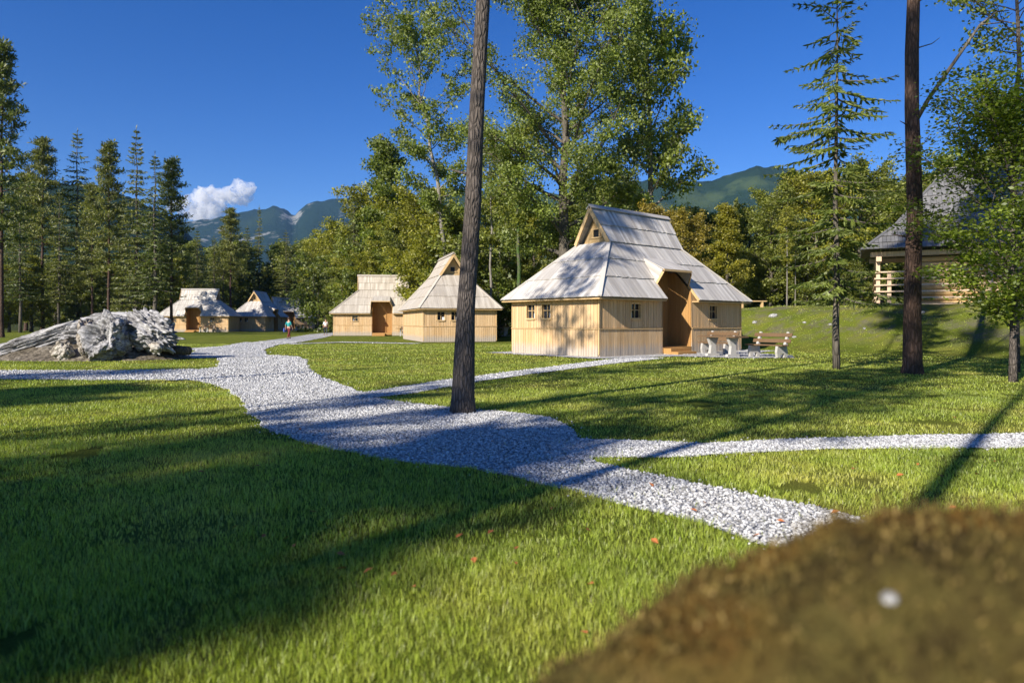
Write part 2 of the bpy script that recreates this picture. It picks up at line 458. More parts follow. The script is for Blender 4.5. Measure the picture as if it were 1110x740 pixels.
# gravel stones ----------------------------------------------------------
bm = bmesh.new(); bmesh.ops.create_icosphere(bm, subdivisions=1, radius=1)
ICO = np.array([v.co[:] for v in bm.verts]); ICF = np.array([[v.index for v in f.verts] for f in bm.faces]); bm.free()
def stones(x, y, z, size):
    n = len(x)
    s = size[:, None]*np.stack([.7+.6*rng.random(n), .7+.6*rng.random(n), .45+.4*rng.random(n)], -1)
    p = ICO[None]*(.72+.56*rng.random((n, 12, 1)))*s[:, None, :]
    a = rng.random(n)*2*PI; ca, sa = np.cos(a), np.sin(a)
    b = (rng.random(n)-.5)*1.2; cb, sb = np.cos(b), np.sin(b)
    X = p[..., 0]*cb[:, None]+p[..., 2]*sb[:, None]; Z = -p[..., 0]*sb[:, None]+p[..., 2]*cb[:, None]; Y = p[..., 1]
    X2 = X*ca[:, None]-Y*sa[:, None]; Y2 = X*sa[:, None]+Y*ca[:, None]
    return np.stack([X2+x[:, None], Y2+y[:, None], Z+z[:, None]], -1).reshape(-1, 3)
V = []; n_tot = 0
for (y0, y1, dens, s0, s1) in [(2.5, 6, 3600, .004, .015), (6, 10, 2500, .006, .016), (10, 15, 1100, .009, .019), (15, 27, 260, .014, .027), (27, 48, 70, .02, .04)]:
    n = int(dens*(y1-y0)*(.85*(y0+y1)+1))
    y = y0+(y1-y0)*rng.random(n); x = (rng.random(n)*2-1)*.85*y1
    k = np.abs(x) < .85*y+.5; x, y = x[k], y[k]
    k = on_gravel(x, y) | on_gravel(x+rng.normal(0, .09, len(x)), y+rng.normal(0, .09, len(x))) & (rng.random(len(x)) < .10)
    x, y = x[k], y[k]; n = len(x)
    sz = s0+(s1-s0)*rng.random(n)**1.6
    V.append(stones(x, y, .012+sz*.35*rng.random(n), sz)); n_tot += n
f = (ICF[None]+12*np.arange(n_tot)[:, None, None]).reshape(-1, 3)
tag(link('gravel_stones', np_mesh('gravel_stones', np.concatenate(V), [f]), M['stones']), 'loose white and grey crushed gravel lying on the paths', 'gravel', kind='stuff')

# ------------------------------------------------------------------ trees
def quads_from(c, size, asp=.6, flat=0.0, dirs=None, fold=0.25):
    """leaf quads (diamond). c (N,3), size (N,)"""
    n = len(c)
    if dirs is None:
        u = rng.normal(size=(n, 3)); u[:, 2] *= (1-flat)
    else: u = dirs+rng.normal(size=(n, 3))*.25
    u /= np.linalg.norm(u, axis=1)[:, None]
    w = rng.normal(size=(n, 3)); w[:, 2] *= (1-flat)
    w = np.cross(u, w) if dirs is None and flat < .3 else w-u*(w*u).sum(1)[:, None]
    w /= np.linalg.norm(w, axis=1)[:, None]+1e-9
    s = size[:, None]
    return np.stack([c-u*s*.5, c+w*s*asp*.5, c+u*s*.5, c-w*s*asp*.5], 1).reshape(-1, 3)

def crown_mesh(name, vs):
    v = np.concatenate(vs); n = len(v)//4
    return np_mesh(name, v, [np.arange(n*4).reshape(n, 4)])

def path_pts(p, d, L, n, wob, up, rr):
    pts = [Vector(p)]; d = Vector(d).normalized()
    for i in range(n):
        d = (d + Vector((rr.uniform(-1, 1), rr.uniform(-1, 1), rr.uniform(-1, 1)))*wob + Vector((0, 0, up))).normalized()
        pts.append(pts[-1] + d*L/n)
    return pts

def make_broadleaf(name, H, clear, Rmax, nleaf, lsize, mleaf, mbark, seed, r0=None, shape='oval', lean=(0, 0), nlimb=22, clump=.75, density=1.0, fork=False, flat=0.0):
    rr = random.Random(seed); global rng
    rng = np.random.default_rng(seed)
    root = empty(name)
    r0 = r0 or H*.016
    mb = MB()
    tp = [Vector((0, 0, -.3))]; N = 12
    for i in range(1, N+1):
        t = i/N
        tp.append(Vector((lean[0]*t**1.3+rr.uniform(-1, 1)*.012*H*t, lean[1]*t+rr.uniform(-1, 1)*.012*H*t, H*.97*t)))
    tr = [r0*1.25]+[r0*(1-i/N*.93)**.9 for i in range(1, N+1)]
    mb.tube(tp, tr, 10, rough=.05, seed=seed)
    cl = []
    def trunk_at(t):
        f = t*N; i = min(int(f), N-1); return tp[i].lerp(tp[i+1], f-i)
    for k in range(nlimb):
        t = clear+(1-clear)*((k+rr.random())/nlimb)*.97
        s = (t-clear)/(1-clear)
        if shape == 'oval': rad = Rmax*math.sin(PI*min(.98, .12+.86*s))**.65
        elif shape == 'cone': rad = Rmax*(1-s)**.8+.3
        elif shape == 'vase': rad = Rmax*(.45+.75*s)*(1 if s < .75 else (1.05-s)/.3)
        else: rad = Rmax*(1-abs(s-.4))
        rad *= rr.uniform(.65, 1.1)
        a = k*2.399+rr.uniform(-.4, .4)
        el = .35+.75*s if shape != 'cone' else .15+.4*s
        d = Vector((math.cos(a)*math.cos(el), math.sin(a)*math.cos(el), math.sin(el)))
        base = trunk_at(max(.02, t-(.10 if shape in ('oval', 'vase') else .02)))
        L = rad/max(.35, math.cos(el))
        pts = path_pts(base, d, L, 6, .16, .03, rr)
        rl = tr[min(N, int(t*N))]*.5
        mb.tube(pts, [max(.012, rl*(1-j/6.6)) for j in range(7)], 6, cap=False)
        for j in range(2, 7):
            cl.append((pts[j], .6+.4*j/6))
            for q in range(2):
                sd = (pts[j]-pts[j-1]).normalized()
                dv = (sd+Vector((rr.uniform(-1, 1), rr.uniform(-1, 1), rr.uniform(-.5, .8)))*1.0).normalized()
                Ls = L*.28*rr.uniform(.6, 1.2)
                sp = path_pts(pts[j], dv, Ls, 3, .2, .02, rr)
                mb.tube(sp, [max(.008, rl*.35*(1-i/3.4)) for i in range(4)], 4, cap=False)
                cl += [(sp[2], .8), (sp[3], 1.)]
    for i in range(6): cl.append((trunk_at(.86+.14*i/6), 1.))
    C = np.array([c[0][:] for c in cl]); wgt = np.array([c[1]*rr.uniform(.2, 1.6)**1.5 for c in cl])
    pick = rng.choice(len(C), nleaf, p=wgt/wgt.sum())
    cr = clump*(.6+.8*rng.random(len(C)))
    off = rng.normal(size=(nleaf, 3)); off /= np.linalg.norm(off, axis=1)[:, None]
    off *= (rng.random(nleaf)**.45)[:, None]*cr[pick][:, None]; off[:, 2] *= (.62 if flat == 0 else .28)
    P = C[pick]+off
    P[:, 2] = np.maximum(P[:, 2], .15)
    sz = lsize*(.6+.7*rng.random(nleaf))
    mb.build('trunk', mbark, root, smooth=True)
    link('crown', crown_mesh('crown', [quads_from(P, sz, .62, flat)]), mleaf, root)
    return root

def make_spruce(name, H, clear, Rmax, mleaf, mbark, seed, nwh=30, per=6, tw=.5, tww=.16, droop=.35, r0=None, cards=2, power=.85, irregular=.25, gap=0.0):
    rr = random.Random(seed); global rng
    rng = np.random.default_rng(seed)
    root = empty(name); mb = MB(); r0 = r0 or H*.011
    tp = [Vector((rr.uniform(-1, 1)*.004*H, rr.uniform(-1, 1)*.004*H, H*i/10)) for i in range(11)]; tp[0] = Vector((0, 0, -.3)); tp[-1].x = tp[-1].y = 0
    mb.tube(tp, [r0*(1.15 if i == 0 else 1)*(1-.96*i/10) for i in range(11)], 9, rough=.04)
    C = []; D = []
    for wv in range(nwh):
        s = (wv+rr.uniform(0, .6))/nwh; z = H*(clear+(1-clear)*s*.985)
        n = max(3, int(per*(1-.3*s)+rr.random()))
        for k in range(n):
            if rr.random() < gap: continue
            a = wv*1.1+k*2*PI/n+rr.uniform(-.25, .25)
            L = Rmax*(1-s)**power*rr.uniform(1-irregular, 1+irregular)+.15
            pts = []
            m = max(3, int(L/ (tw*.42)))
            for j in range(m+1):
                q = j/m; dz = L*(-droop*q+droop*.55*q*q) if s < .8 else L*(.3*q)
                pts.append(Vector((math.cos(a)*L*q, math.sin(a)*L*q, z+dz))+tp[0]*0)
            mb.tube(pts, [max(.006, .035*L/2*(1-j/(m+1))) for j in range(m+1)], 4, cap=False)
            for j in range(1, m+1):
                q = j/m; wl = tw*(1-.55*q)*rr.uniform(.8, 1.2)*min(1, .4+L/Rmax)
                pd = (pts[j]-pts[j-1]).normalized(); sd = Vector((-math.sin(a), math.cos(a), 0))
                for sg in (-1, 1):
                    dv = (sd*sg*.8+pd*.6+Vector((0, 0, -.15-droop*.6*rr.random()))).normalized()
                    for cc in range(cards):
                        C.append((pts[j]+dv*wl*.5+Vector((0, 0, rr.uniform(-.04, .04)*tw)))[:]+(wl,)); D.append(dv[:])
                if rr.random() < .8:
                    dv = (pd*.3+Vector((0, 0, -1))).normalized(); C.append((pts[j]+dv*wl*.35)[:]+(wl*.7,)); D.append(dv[:])
            C.append((pts[-1])[:]+(tw*.6,)); D.append((pts[-1]-pts[-2]).normalized()[:])
    for i in range(6): C.append((0, 0, H*(1-.01*i), tw*.5)); D.append((0, 0, 1))
    C = np.array(C); D = np.array(D)
    v = quads_from(C[:, :3], C[:, 3]*1.05, tww/tw, 0, D)
    mb.build('trunk', mbark, root, smooth=True)
    link('crown', crown_mesh('crown', [v]), mleaf, root)
    return root

def make_pine(name, H, clear, Rmax, mleaf, mbark, seed, nbr=40, r0=None, tuft=.32, ntuft=34, top_r=.12, bend=(0, 0), stubs=8, tpow=1.0, nl=.26):
    rr = random.Random(seed); global rng
    rng = np.random.default_rng(seed)
    root = empty(name); mb = MB(); r0 = r0 or H*.012; N = 16
    tp = []
    for i in range(N+1):
        t = i/N; tp.append(Vector((bend[0]*t+rr.uniform(-1, 1)*.002*H, bend[1]*t+rr.uniform(-1, 1)*.002*H, H*t)))
    tp[0] = Vector((0, 0, -.3))
    pts = [tp[0], Vector((0, 0, .02)), Vector((0, 0, .25))]+tp[1:]
    rad = [r0*1.5, r0*1.28, r0*1.09]+[r0*(1-(1-top_r)*(i/N)**tpow) for i in range(1, N+1)]
    mb.tube(pts, rad, 22, rough=.045, seed=seed)
    for k in range(stubs):
        t = rr.uniform(.06, clear); a = rr.uniform(0, 2*PI); p = tp[0].lerp(tp[-1], 0); z = H*t
        p = Vector((bend[0]*t, bend[1]*t, z)); L = rr.uniform(.1, .5)
        mb.tube([p, p+Vector((math.cos(a), math.sin(a), .3))*L], [.03, .008], 5)
    C = []
    for k in range(nbr):
        s = (k+rr.random())/nbr; z = H*(clear+(1-clear)*s*.97); t = z/H
        a = k*2.399; L = Rmax*(1-s*.85)**.7*rr.uniform(.5, 1.15)
        el = rr.uniform(-.1, .25)+s*.5
        p = Vector((bend[0]*t, bend[1]*t, z))
        bp = path_pts(p, (math.cos(a)*math.cos(el), math.sin(a)*math.cos(el), math.sin(el)), L, 5, .15, .03, rr)
        mb.tube(bp, [max(.01, r0*.28*(1-j/5.6)*(1-.5*s)) for j in range(6)], 5, cap=False)
        for j in range(2, 6):
            C.append(bp[j]); 
            for q in range(2):
                dv = Vector((rr.uniform(-1, 1), rr.uniform(-1, 1), rr.uniform(-.1, .5))).normalized()*L*.25
                C.append(bp[j]+dv)
    C.append(Vector((bend[0], bend[1], H)))
    C = np.array([c[:] for c in C]); n = len(C)*ntuft
    idx = np.repeat(np.arange(len(C)), ntuft); off = rng.normal(size=(n, 3)); off /= np.linalg.norm(off, axis=1)[:, None]
    rad2 = (rng.random(n)**.5*tuft*(.7+.6*rng.random(len(C))[idx]))[:, None]
    P = C[idx]+off*rad2*np.array([1.3, 1.3, .6])
    dirs = off+np.array([0, 0, .3]); dirs /= np.linalg.norm(dirs, axis=1)[:, None]
    v = quads_from(P, nl*(.7+.6*rng.random(n)), .28, 0, dirs)
    mb.build('trunk', mbark, root, smooth=True)
    link('crown', crown_mesh('crown', [v]), mleaf, root)
    return root

used = set()
PROTO = {}
def place(kind, px, d, top, label, cat='tree', tint=(1, 1, 1), wide=1.0, rz=None, group=None, name=None, xy=None, height=None):
    src, H = PROTO[kind]
    x, y = xy if xy else at(px, d)
    z = gzf(x, y)
    h = height if height else (HZ-top)*d/F+EYE-z
    if kind in used: o = copy_tree(src)
    else: o = src; used.add(kind)
    if name: o.name = name
    s = h/H
    o.location = (x, y, z); o.rotation_euler = (0, 0, random.uniform(0, 6.28) if rz is None else rz)
    o.scale = (s*wide, s*wide, s)
    for ch in o.children:
        if ch.name.startswith('crown'): ch.color = (*tint, 1)
    tag(o, label, cat, group)
    return o

PROTO['bl1'] = (make_broadleaf('broadleaf_tree', 16, .16, 3.6, 23000, .245, M['leaf_mixed'], M['bark_grey'], 11, nlimb=30), 16)
PROTO['bl2'] = (make_broadleaf('broadleaf_tree', 16, .08, 3.0, 22000, .245, M['leaf_mixed'], M['bark_grey'], 12, nlimb=32, shape='cone', clump=.85), 16)
PROTO['bl3'] = (make_broadleaf('broadleaf_tree', 16, .30, 3.3, 17000, .23, M['leaf_mixed'], M['bark_pale'], 13, nlimb=26, clump=.7), 16)
PROTO['bush'] = (make_broadleaf('shrub', 5, .04, 2.4, 5000, .22, M['leaf_mixed'], M['bark_grey'], 14, nlimb=18, clump=.6), 5)
PROTO['sp1'] = (make_spruce('spruce_tree', 20, .10, 2.4, M['needle'], M['bark_grey'], 21, nwh=34, per=8, tw=.8, tww=.20, cards=2), 20)
PROTO['sp2'] = (make_spruce('spruce_tree', 20, .22, 2.1, M['needle'], M['bark_grey'], 22, nwh=34, per=7, tw=.8, tww=.18, cards=2, irregular=.5, gap=.2), 20)
PROTO['pn1'] = (make_pine('pine_tree', 20, .42, 3.1, M['needle_pine'], M['bark_pine'], 23, nbr=54, r0=.2, tuft=.45, ntuft=15, nl=.36), 20)
PROTO['pn2'] = (make_pine('pine_tree', 20, .30, 2.9, M['needle_pine'], M['bark_pine'], 24, nbr=56, r0=.18, tuft=.45, ntuft=15, nl=.36), 20)
PROTO['big'] = (make_broadleaf('ash_tree', 26, .30, 7.2, 115000, .175, M['leaf_ash'], M['bark_grey'], 31, r0=.42, nlimb=44, clump=1.0), 26)
PROTO['airy'] = (make_broadleaf('ash_tree', 23, .45, 4.2, 20000, .20, M['leaf_ash'], M['bark_pale'], 32, r0=.2, nlimb=26, clump=.62, lean=(-3.2, 0), shape='vase'), 23)
PROTO['thin'] = (make_broadleaf('slender_tree', 18, .5, 1.7, 5000, .24, M['leaf_mixed'], M['bark_pale'], 33, r0=.13, nlimb=20, clump=.6), 18)
PROTO['ivy'] = (make_broadleaf('slender_tree', 18, .55, 1.6, 5000, .24, M['leaf_mixed'], M['bark_ivy'], 34, r0=.19, nlimb=18, clump=.6), 18)

G, Y, YL, O_, DK = (1, 1, 1), (1.35, 1.2, .75), (1.7, 1.3, .7), (2.4, 1.2, .6), (.75, .85, .9)
place('pn2', 2, 62, 45, 'tall dark pine at the left edge of the photo', 'pine', DK, .8)
place('pn1', 46, 102, 150, 'pine with a bare straight trunk left of the pointed spruce', 'pine', G, .9)
place('sp2', 84, 105, 140, 'pointed spruce left of centre in the conifer row on the left', 'spruce', G, 1.0)
place('pn2', 118, 88, 154, 'bushy pine between the two pointed spruces', 'pine', G, .9)
place('sp1', 148, 84, 137, 'tallest dense dark spruce in the conifer row behind the driftwood', 'spruce', G, .9)
place('sp2', 168, 80, 165, 'dark broad spruce at the right end of the conifer row', 'spruce', DK, 1.15)
place('pn2', 186, 88, 172, 'ragged pine with branches reaching right above the far left hut', 'pine', DK, 1.0)
place('sp2', 22, 92, 190, 'slim spruce behind the left edge pine', 'spruce', DK, .9)
place('sp2', 64, 98, 205, 'short spruce behind the bare trunked pine', 'spruce', G, 1.0)
place('pn2', 100, 98, 200, 'small pine behind the conifer row', 'pine', G, 1.)
place('sp1', 133, 100, 210, 'half hidden spruce behind the tallest dark spruce', 'spruce', G, 1.)
place('pn1', 250, 119, 226, 'pine with a crooked top above the far pair of huts', 'pine', G, 1.0)
place('sp2', 281, 142, 222, 'very thin spruce with a needle like top behind the far huts', 'spruce', G, .6)
place('sp1', 214, 112, 248, 'spruce directly behind the far left hut', 'spruce', G, 1.1)
place('sp2', 232, 118, 256, 'low spruce between the far huts and the conifer row', 'spruce', G, 1.1)
for px, d, top in [(28, 108, 188)]:
    place('pn1', px, d, top, 'small pine far back between the left edge pine and the bare trunked pine', 'pine', G, 1.1, group=None)
k = 0
for px, d, top, kd, tn in [(10, 96, 285, 'bl1', Y), (34, 100, 272, 'bl2', Y), (60, 106, 283, 'bl1', G), (88, 104, 288, 'bl2', G), (112, 108, 285, 'bl1', G), (140, 108, 280, 'bl2', G), (165, 110, 282, 'bl1', G), (192, 112, 275, 'bl2', Y), (-20, 94, 280, 'bl2', G), (-45, 90, 250, 'sp1', G)]:
    place(kd, px, d, top, 'low leafy tree in the undergrowth behind the left conifer row', 'tree', tn, 1.3, group='undergrowth trees behind the left conifers')
for px, d, top, kd, tn in [(200, 122, 262, 'bl1', G), (262, 140, 262, 'bl1', G), (300, 146, 258, 'bl2', DK), (322, 146, 262, 'bl1', G), (268, 142, 245, 'sp1', G), (342, 138, 256, 'bl1', G), (352, 104, 254, 'bl3', Y), (366, 98, 240, 'bl1', Y), (310, 134, 250, 'sp1', G), (242, 134, 262, 'bl1', G), (178, 126, 262, 'bl1', DK), (291, 148, 285, 'bl2', Y), (335, 140, 290, 'bl1', Y), (345, 96, 300, 'bush', DK), (318, 142, 300, 'bush', G), (362, 92, 300, 'bl1', G)]:
    place(kd, px, d, top, 'broadleaf or spruce tree in the wood behind the far huts', 'tree', tn, 1.15, group='trees of the wood behind the far huts')
place('sp1', 384, 84, 196, 'small dark spruce tip above the pale roofed far hut', 'spruce', DK, .8)
place('bl2', 418, 84, 138, 'tall dark green tree left of the foreground pine trunk', 'tree', (.85, .95, .9), 1.0)
place('bl3', 398, 86, 205, 'yellow green tree behind the ridge of the middle far hut', 'tree', Y, 1.1)
place('bl1', 438, 84, 212, 'bright leafy tree left of the leaning airy ash', 'tree', Y, 1.2)
place('bl1', 464, 70, 200, 'yellowing leafy tree behind the gable hut', 'tree', Y, 1.2)
place('bl2', 376, 88, 240, 'low leafy tree left of the pale roofed far hut ridge', 'tree', G, 1.3)
place('airy', 492, 62, 4, 'tall airy ash leaning left with open tufted crown', 'ash tree', G, 1.0, rz=0)
place('thin', 532, 52, 120, 'slender pale trunked tree just right of the foreground pine', 'tree', G, 1.0)
place('thin', 542, 58, 140, 'thin pale tree between the foreground pine and the ivy covered trunk', 'tree', Y, .9)
place('ivy', 562, 46, 118, 'slender tree with green ivy covered trunk left of the big ash', 'tree', G, 1.0)
place('big', 612, 47, -70, 'largest broad crowned ash standing behind the near hut', 'ash tree', G, 1.0, rz=.6)
place('bl3', 704, 50, 5, 'bright leafy tree on the right flank of the big ash', 'tree', (1.0, 1.1, .9), .85)
k = 0
for px, d, top, kd, tn, w in [(494, 68, 225, 'bl1', G, 1.3), (516, 66, 235, 'bl2', Y, 1.2), (548, 68, 215, 'bl1', G, 1.2), (578, 66, 222, 'bl1', Y, 1.2), (612, 64, 215, 'bl2', G, 1.2), (640, 66, 205, 'bl1', DK, 1.2), (668, 62, 200, 'bl1', G, 1.2), (505, 56, 280, 'bush', G, 1.2), (535, 56, 285, 'bush', DK, 1.2), (560, 56, 275, 'bl1', G, 1.5), (418, 82, 262, 'bl1', Y, 1.4), (440, 80, 250, 'bl1', G, 1.3), (398, 84, 270, 'bl1', Y, 1.4), (455, 74, 235, 'bl2', Y, 1.3), (478, 68, 235, 'bl1', Y, 1.3), (690, 60, 222, 'bl2', G, 1.1), (655, 72, 190, 'bl1', G, 1.2)]:
    place(kd, px, d, top, 'leafy tree in the dense wood directly behind the near and the gable hut', 'tree', tn, w, group='trees behind the near huts')
place('bl1', 712, 45, 222, 'orange brown autumn tree just right of the near hut ridge', 'tree', (1.45, .98, .7), 1.15)
place('bl1', 740, 43, 230, 'rusty autumn tree second to the right of the near hut ridge', 'tree', (1.35, .95, .7), 1.15)
place('bl2', 788, 50, 215, 'yellow golden autumn tree above the right eave of the near hut', 'tree', (1.45, 1.2, .7), 1.2)
place('bl1', 760, 68, 225, 'green tree between the rusty and the golden autumn trees', 'tree', G, 1.1)
for px, d, top, kd, tn, w in [(812, 62, 225, 'bl1', Y, 1.1), (836, 54, 205, 'bl1', G, 1.1), (858, 60, 178, 'bl2', G, 1.1), (884, 54, 182, 'bl1', Y, 1.2), (905, 60, 200, 'bl2', Y, 1.2), (932, 56, 175, 'bl1', G, 1.2), (955, 66, 185, 'bl2', G, 1.2), (848, 68, 215, 'sp1', G, 1.2), (985, 68, 190, 'bl1', G, 1.2), (1015, 66, 175, 'bl2', DK, 1.2), (1045, 62, 165, 'bl1', G, 1.2), (1080, 66, 150, 'bl2', G, 1.2), (1120, 60, 130, 'bl1', G, 1.2), (1160, 60, 120, 'bl2', G, 1.2), (800, 56, 290, 'bush', G, 1.3), (830, 58, 295, 'bush', DK, 1.2), (875, 52, 290, 'bush', G, 1.3), (915, 52, 280, 'bl1', G, 1.7), (770, 60, 280, 'bush', Y, 1.3)]:
    place(kd, px, d, top, 'leafy tree or shrub of the wood on top of the grassy bank', 'tree', tn, w, group='trees on top of the bank')
place('thin', 853, 50, 215, 'pale slender trunk at the wood edge above the right bench', 'tree', Y, 1.0)
place('thin', 862, 51, 235, 'second pale slender trunk leaning at the wood edge on the bank', 'tree', G, .9)

# big trees close by
def pine_xy(px, py): x, y = gp(px, py); return x, y
o = make_pine('pine_tree', 24, .68, 1.9, M['needle_pine'], M['bark_dark'], 41, nbr=38, r0=.152, tuft=.45, ntuft=15, bend=(1.05, .3), tpow=.7, top_r=.1, stubs=14, nl=.34)
x, y = gp(502, 447); o.location = (x, y, 0); tag(o, 'dark rough pine trunk rising from the gravel path in the centre foreground', 'pine')
PROTO['shp'] = (make_pine('pine_tree', 17, .58, 3.3, M['needle_pine'], M['bark_dark'], 44, nbr=24, r0=.165, tuft=.42, ntuft=11, top_r=.1, nl=.32), 17)
o = make_pine('pine_tree', 22, .66, 1.9, M['needle_pine'], M['bark_pine'], 42, nbr=40, r0=.21, tuft=.5, ntuft=26, bend=(.15, .2), top_r=.3, stubs=10, nl=.4)
x, y = gp(989, 405); o.location = (x, y, 0); tag(o, 'thick reddish pine trunk with a dead branch in front of the log barn', 'pine')
mb = MB(); 
k = 42.
pts = [(0, 0, 6.3), (.35, -.1, 7.0), (.75, -.15, 7.6), (1.15, -.2, 8.2), (1.6, -.2, 8.85), (2.05, -.15, 9.2), (2.4, -.1, 9.25)]
mb.tube(pts, [.055, .05, .045, .038, .03, .02, .01], 6)
mb.tube([(1.6, -.2, 8.85), (2.0, -.3, 8.85), (2.35, -.3, 9.1)], [.022, .015, .006], 5)
mb.tube([(0, 0, 9.3), (.35, 0, 9.8), (.7, 0, 10.6)], [.04, .03, .015], 5)
mb.tube([(0, 0, 8.3), (.5, 0, 8.45), (.7, 0, 8.6)], [.02, .012, .006], 5)
b = mb.build('dead_branch', M['bark_grey'], o, smooth=True)

o = make_spruce('spruce_tree', 11.6, .17, 1.5, M['needle_slim'], M['bark_grey'], 43, nwh=34, per=4, tw=.40, tww=.08, droop=.38, r0=.10, cards=4, power=.4, irregular=.6, gap=.22)
x, y = gp(907, 400); o.location = (x, y, 0); tag(o, 'slim young spruce with drooping sparse branches left of the thick pine', 'spruce')
# one long branch reaching out to the left
mb = MB(); pts = [(0, 0, 6.6), (-.5, -.1, 6.75), (-1.0, -.15, 6.65), (-1.5, -.2, 6.5), (-1.75, -.2, 6.4)]
mb.tube(pts, [.03, .025, .018, .012, .006], 5)
C = []; D = []
for i in range(240):
    t = random.random()*3.99; j = int(t); p = Vector(pts[j]).lerp(Vector(pts[j+1]), t-j)
    dv = Vector((random.uniform(-.7, .1), random.uniform(-.6, .6), random.uniform(-1, .05))).normalized(); w = random.uniform(.12, .28)
    C.append((p+dv*w*.5)[:]+(w,)); D.append(dv[:])
C = np.array(C); D = np.array(D)
br = mb.build('long_branch', M['bark_grey'], o)
link('needles', crown_mesh('needles', [quads_from(C[:, :3], C[:, 3], .25, 0, D)]), M['needle_slim'], br)
SLIM = o

o = make_broadleaf('beech_tree', 6.3, .28, 2.0, 34000, .09, M['leaf_beech'], M['bark_dark'], 45, r0=.08, nlimb=46, clump=.5, shape='oval', flat=.6)
x, y = gp(1098, 414); o.location = (x, y, 0); tag(o, 'bright green beech with layered leaves at the right edge of the photo', 'beech'); o.rotation_euler.z = 1.0
PROTO['beech'] = (o, 6.3); used.add('beech')
o = make_broadleaf('tall_tree', 14, .70, 2.0, 5000, .12, M['leaf_ash'], M['bark_dark'], 46, r0=.11, nlimb=26, clump=.5, shape='oval', flat=.3)
x, y = at(1100, 18); o.location = (x, y, gzf(x, y)); tag(o, 'dark trunked tree above the edge beech with leaves along the top right edge', 'tree')

# pines behind the photographer's spot: they throw the shade over the lawn
shade = []
for p_, q_, h_, w_ in [(4.6, -20.5, 15.5, .8), (4.8, -24, 17, 1.1), (6.9, -24, 16, .8), (8.8, -26, 15, .6), (3.0, -25, 16, .5), (15.0, -25, 17, 1.2), (4.6, -12.5, 11, .5), (19.5, -22, 17, 1.2), (.9, -5, 30, .4), (3.2, -13, 19, .55), (3.9, -9, 18, .6), (9.8, -12, 19, .6), (7.0, -13.5, 13, .5), (5.6, -11, 12.5, .4), (5.0, -8, 16, .9), (15.7, -1.5, 22, .6), (3.2, -6, 24, .5), (7.3, -17, 14, .45), (9.0, -19.5, 16, .7), (13, -22, 15, .7)]:
    shade.append((.643*q_-.766*p_, .766*q_+.643*p_, h_, w_))
PROTO['shd'] = (make_pine('pine_tree', 17, .58, 2.9, M['needle_pine'], M['bark_dark'], 48, nbr=44, r0=.165, tuft=.5, ntuft=22, top_r=.1, nl=.36), 17)
for i, (x, y, h, w) in enumerate(shade):
    place('shd' if i in (1, 5) else 'shp', 0, 0, 0, 'bare trunked pine of the grove behind the viewpoint', 'pine', G, w, xy=(x, y), height=h, group='pines behind the viewpoint')

# ------------------------------------------------------------------ distant wood as one mass
rngf = np.random.default_rng(99); rng = rngf
Cs = []; szs = []
for i in range(900):
    px = rngf.uniform(-150, 1260); d = rngf.uniform(135, 300)
    if px > 430 and px < 1260: d = rngf.uniform(85, 240)
    x, y = at(px, d); z = gzf(x, y); h = rngf.uniform(9, 15)*(1+.0012*(d-130))
    if px > 680: h *= 1.15
    n = 340 if d < 180 else 220; con = rngf.random() < .35
    t_ = rngf.random(n)**.8; a = rngf.random(n)*2*PI
    r = (1-t_)**.9*2.2 if con else np.sin(PI*np.clip(.1+.87*t_, 0, 1))**.6*3.4
    r = r*np.sqrt(rngf.random(n))*rngf.uniform(.8, 1.2)
    Cs.append(np.stack([x+r*np.cos(a), y+r*np.sin(a), z+h*(.05+.95*t_)], -1)); szs.append(np.full(n, .75 if d < 180 else 1.1)*(.6+.7*rngf.random(n)))
v = quads_from(np.concatenate(Cs), np.concatenate(szs), .7)
M['leaf_far'] = foliage('far leaves', (.06, .085, .014), (.20, .22, .035), .3, .06)
tag(link('distant_wood', crown_mesh('distant_wood', [v]), M['leaf_far']), 'mass of mixed green forest filling the background behind the nearer trees', 'forest', kind='stuff')

# ------------------------------------------------------------------ hills and mountains
def ridge(name, prof, d1, depth, mat, seed, rough=.04, rows=26, extra=2):
    pxs = np.arange(prof[0][0], prof[-1][0]+1, 4 if d1 > 1000 else 8)
    top = np.interp(pxs, [p[0] for p in prof], [p[1] for p in prof])
    V = []
    for r in range(rows+6):
        t = r/rows
        for i, px in enumerate(pxs):
            if t <= 1: d = d1-depth*(1-t); k = t**1.15
            else: d = d1+depth*(t-1)*1.5; k = max(0, 1-(t-1)*2.2)
            x = (px-CX)*d1/F*(.75+.25*d/d1) if False else (px-CX)*d/F
            zt = (HZ-top[i])*d1/F
            nv = noise.fractal(Vector((x/d1*9, d/d1*9, seed)), 1.0, 2.1, 6)
            n2 = noise.fractal(Vector((x/d1*60, d/d1*60, seed)), .8, 2.1, 4)
            z = zt*k + nv*zt*rough*3*math.sin(PI*min(1, t*.97))+n2*zt*rough*.35
            V.append((x, d, z-5))
    n = len(pxs); Fc = []
    for r in range(rows+5):
        for i in range(n-1):
            Fc.append((r*n+i, r*n+i+1, (r+1)*n+i+1, (r+1)*n+i))
    o = link(name, new_mesh(name, V, Fc), mat, smooth=True); tag(o, kind='structure'); return o
def hill_mat(name, sc, meadow, rock, base=(.014, .027, .014)):
    t = NT(name); p = t.pos()
    n = t.noise(1/sc, 5, p, .6); n2 = t.noise(12/sc, 6, p, .75)
    c = t.mix(n2, tuple(x*.6 for x in base), tuple(x*1.6 for x in base))
    c = t.mix(t.ramp(n, [(.52, 0.), (.60, meadow)]), c, (.06, .085, .03))
    n3 = t.noise(2.2/sc, 7, p, .72)
    c = t.mix(t.ramp(n3, [(.56, 0.), (.62, rock)]), c, (.42, .41, .39))
    t.principled(c, 1, t.bump(n2, 1, sc*.03), 0); return t.m
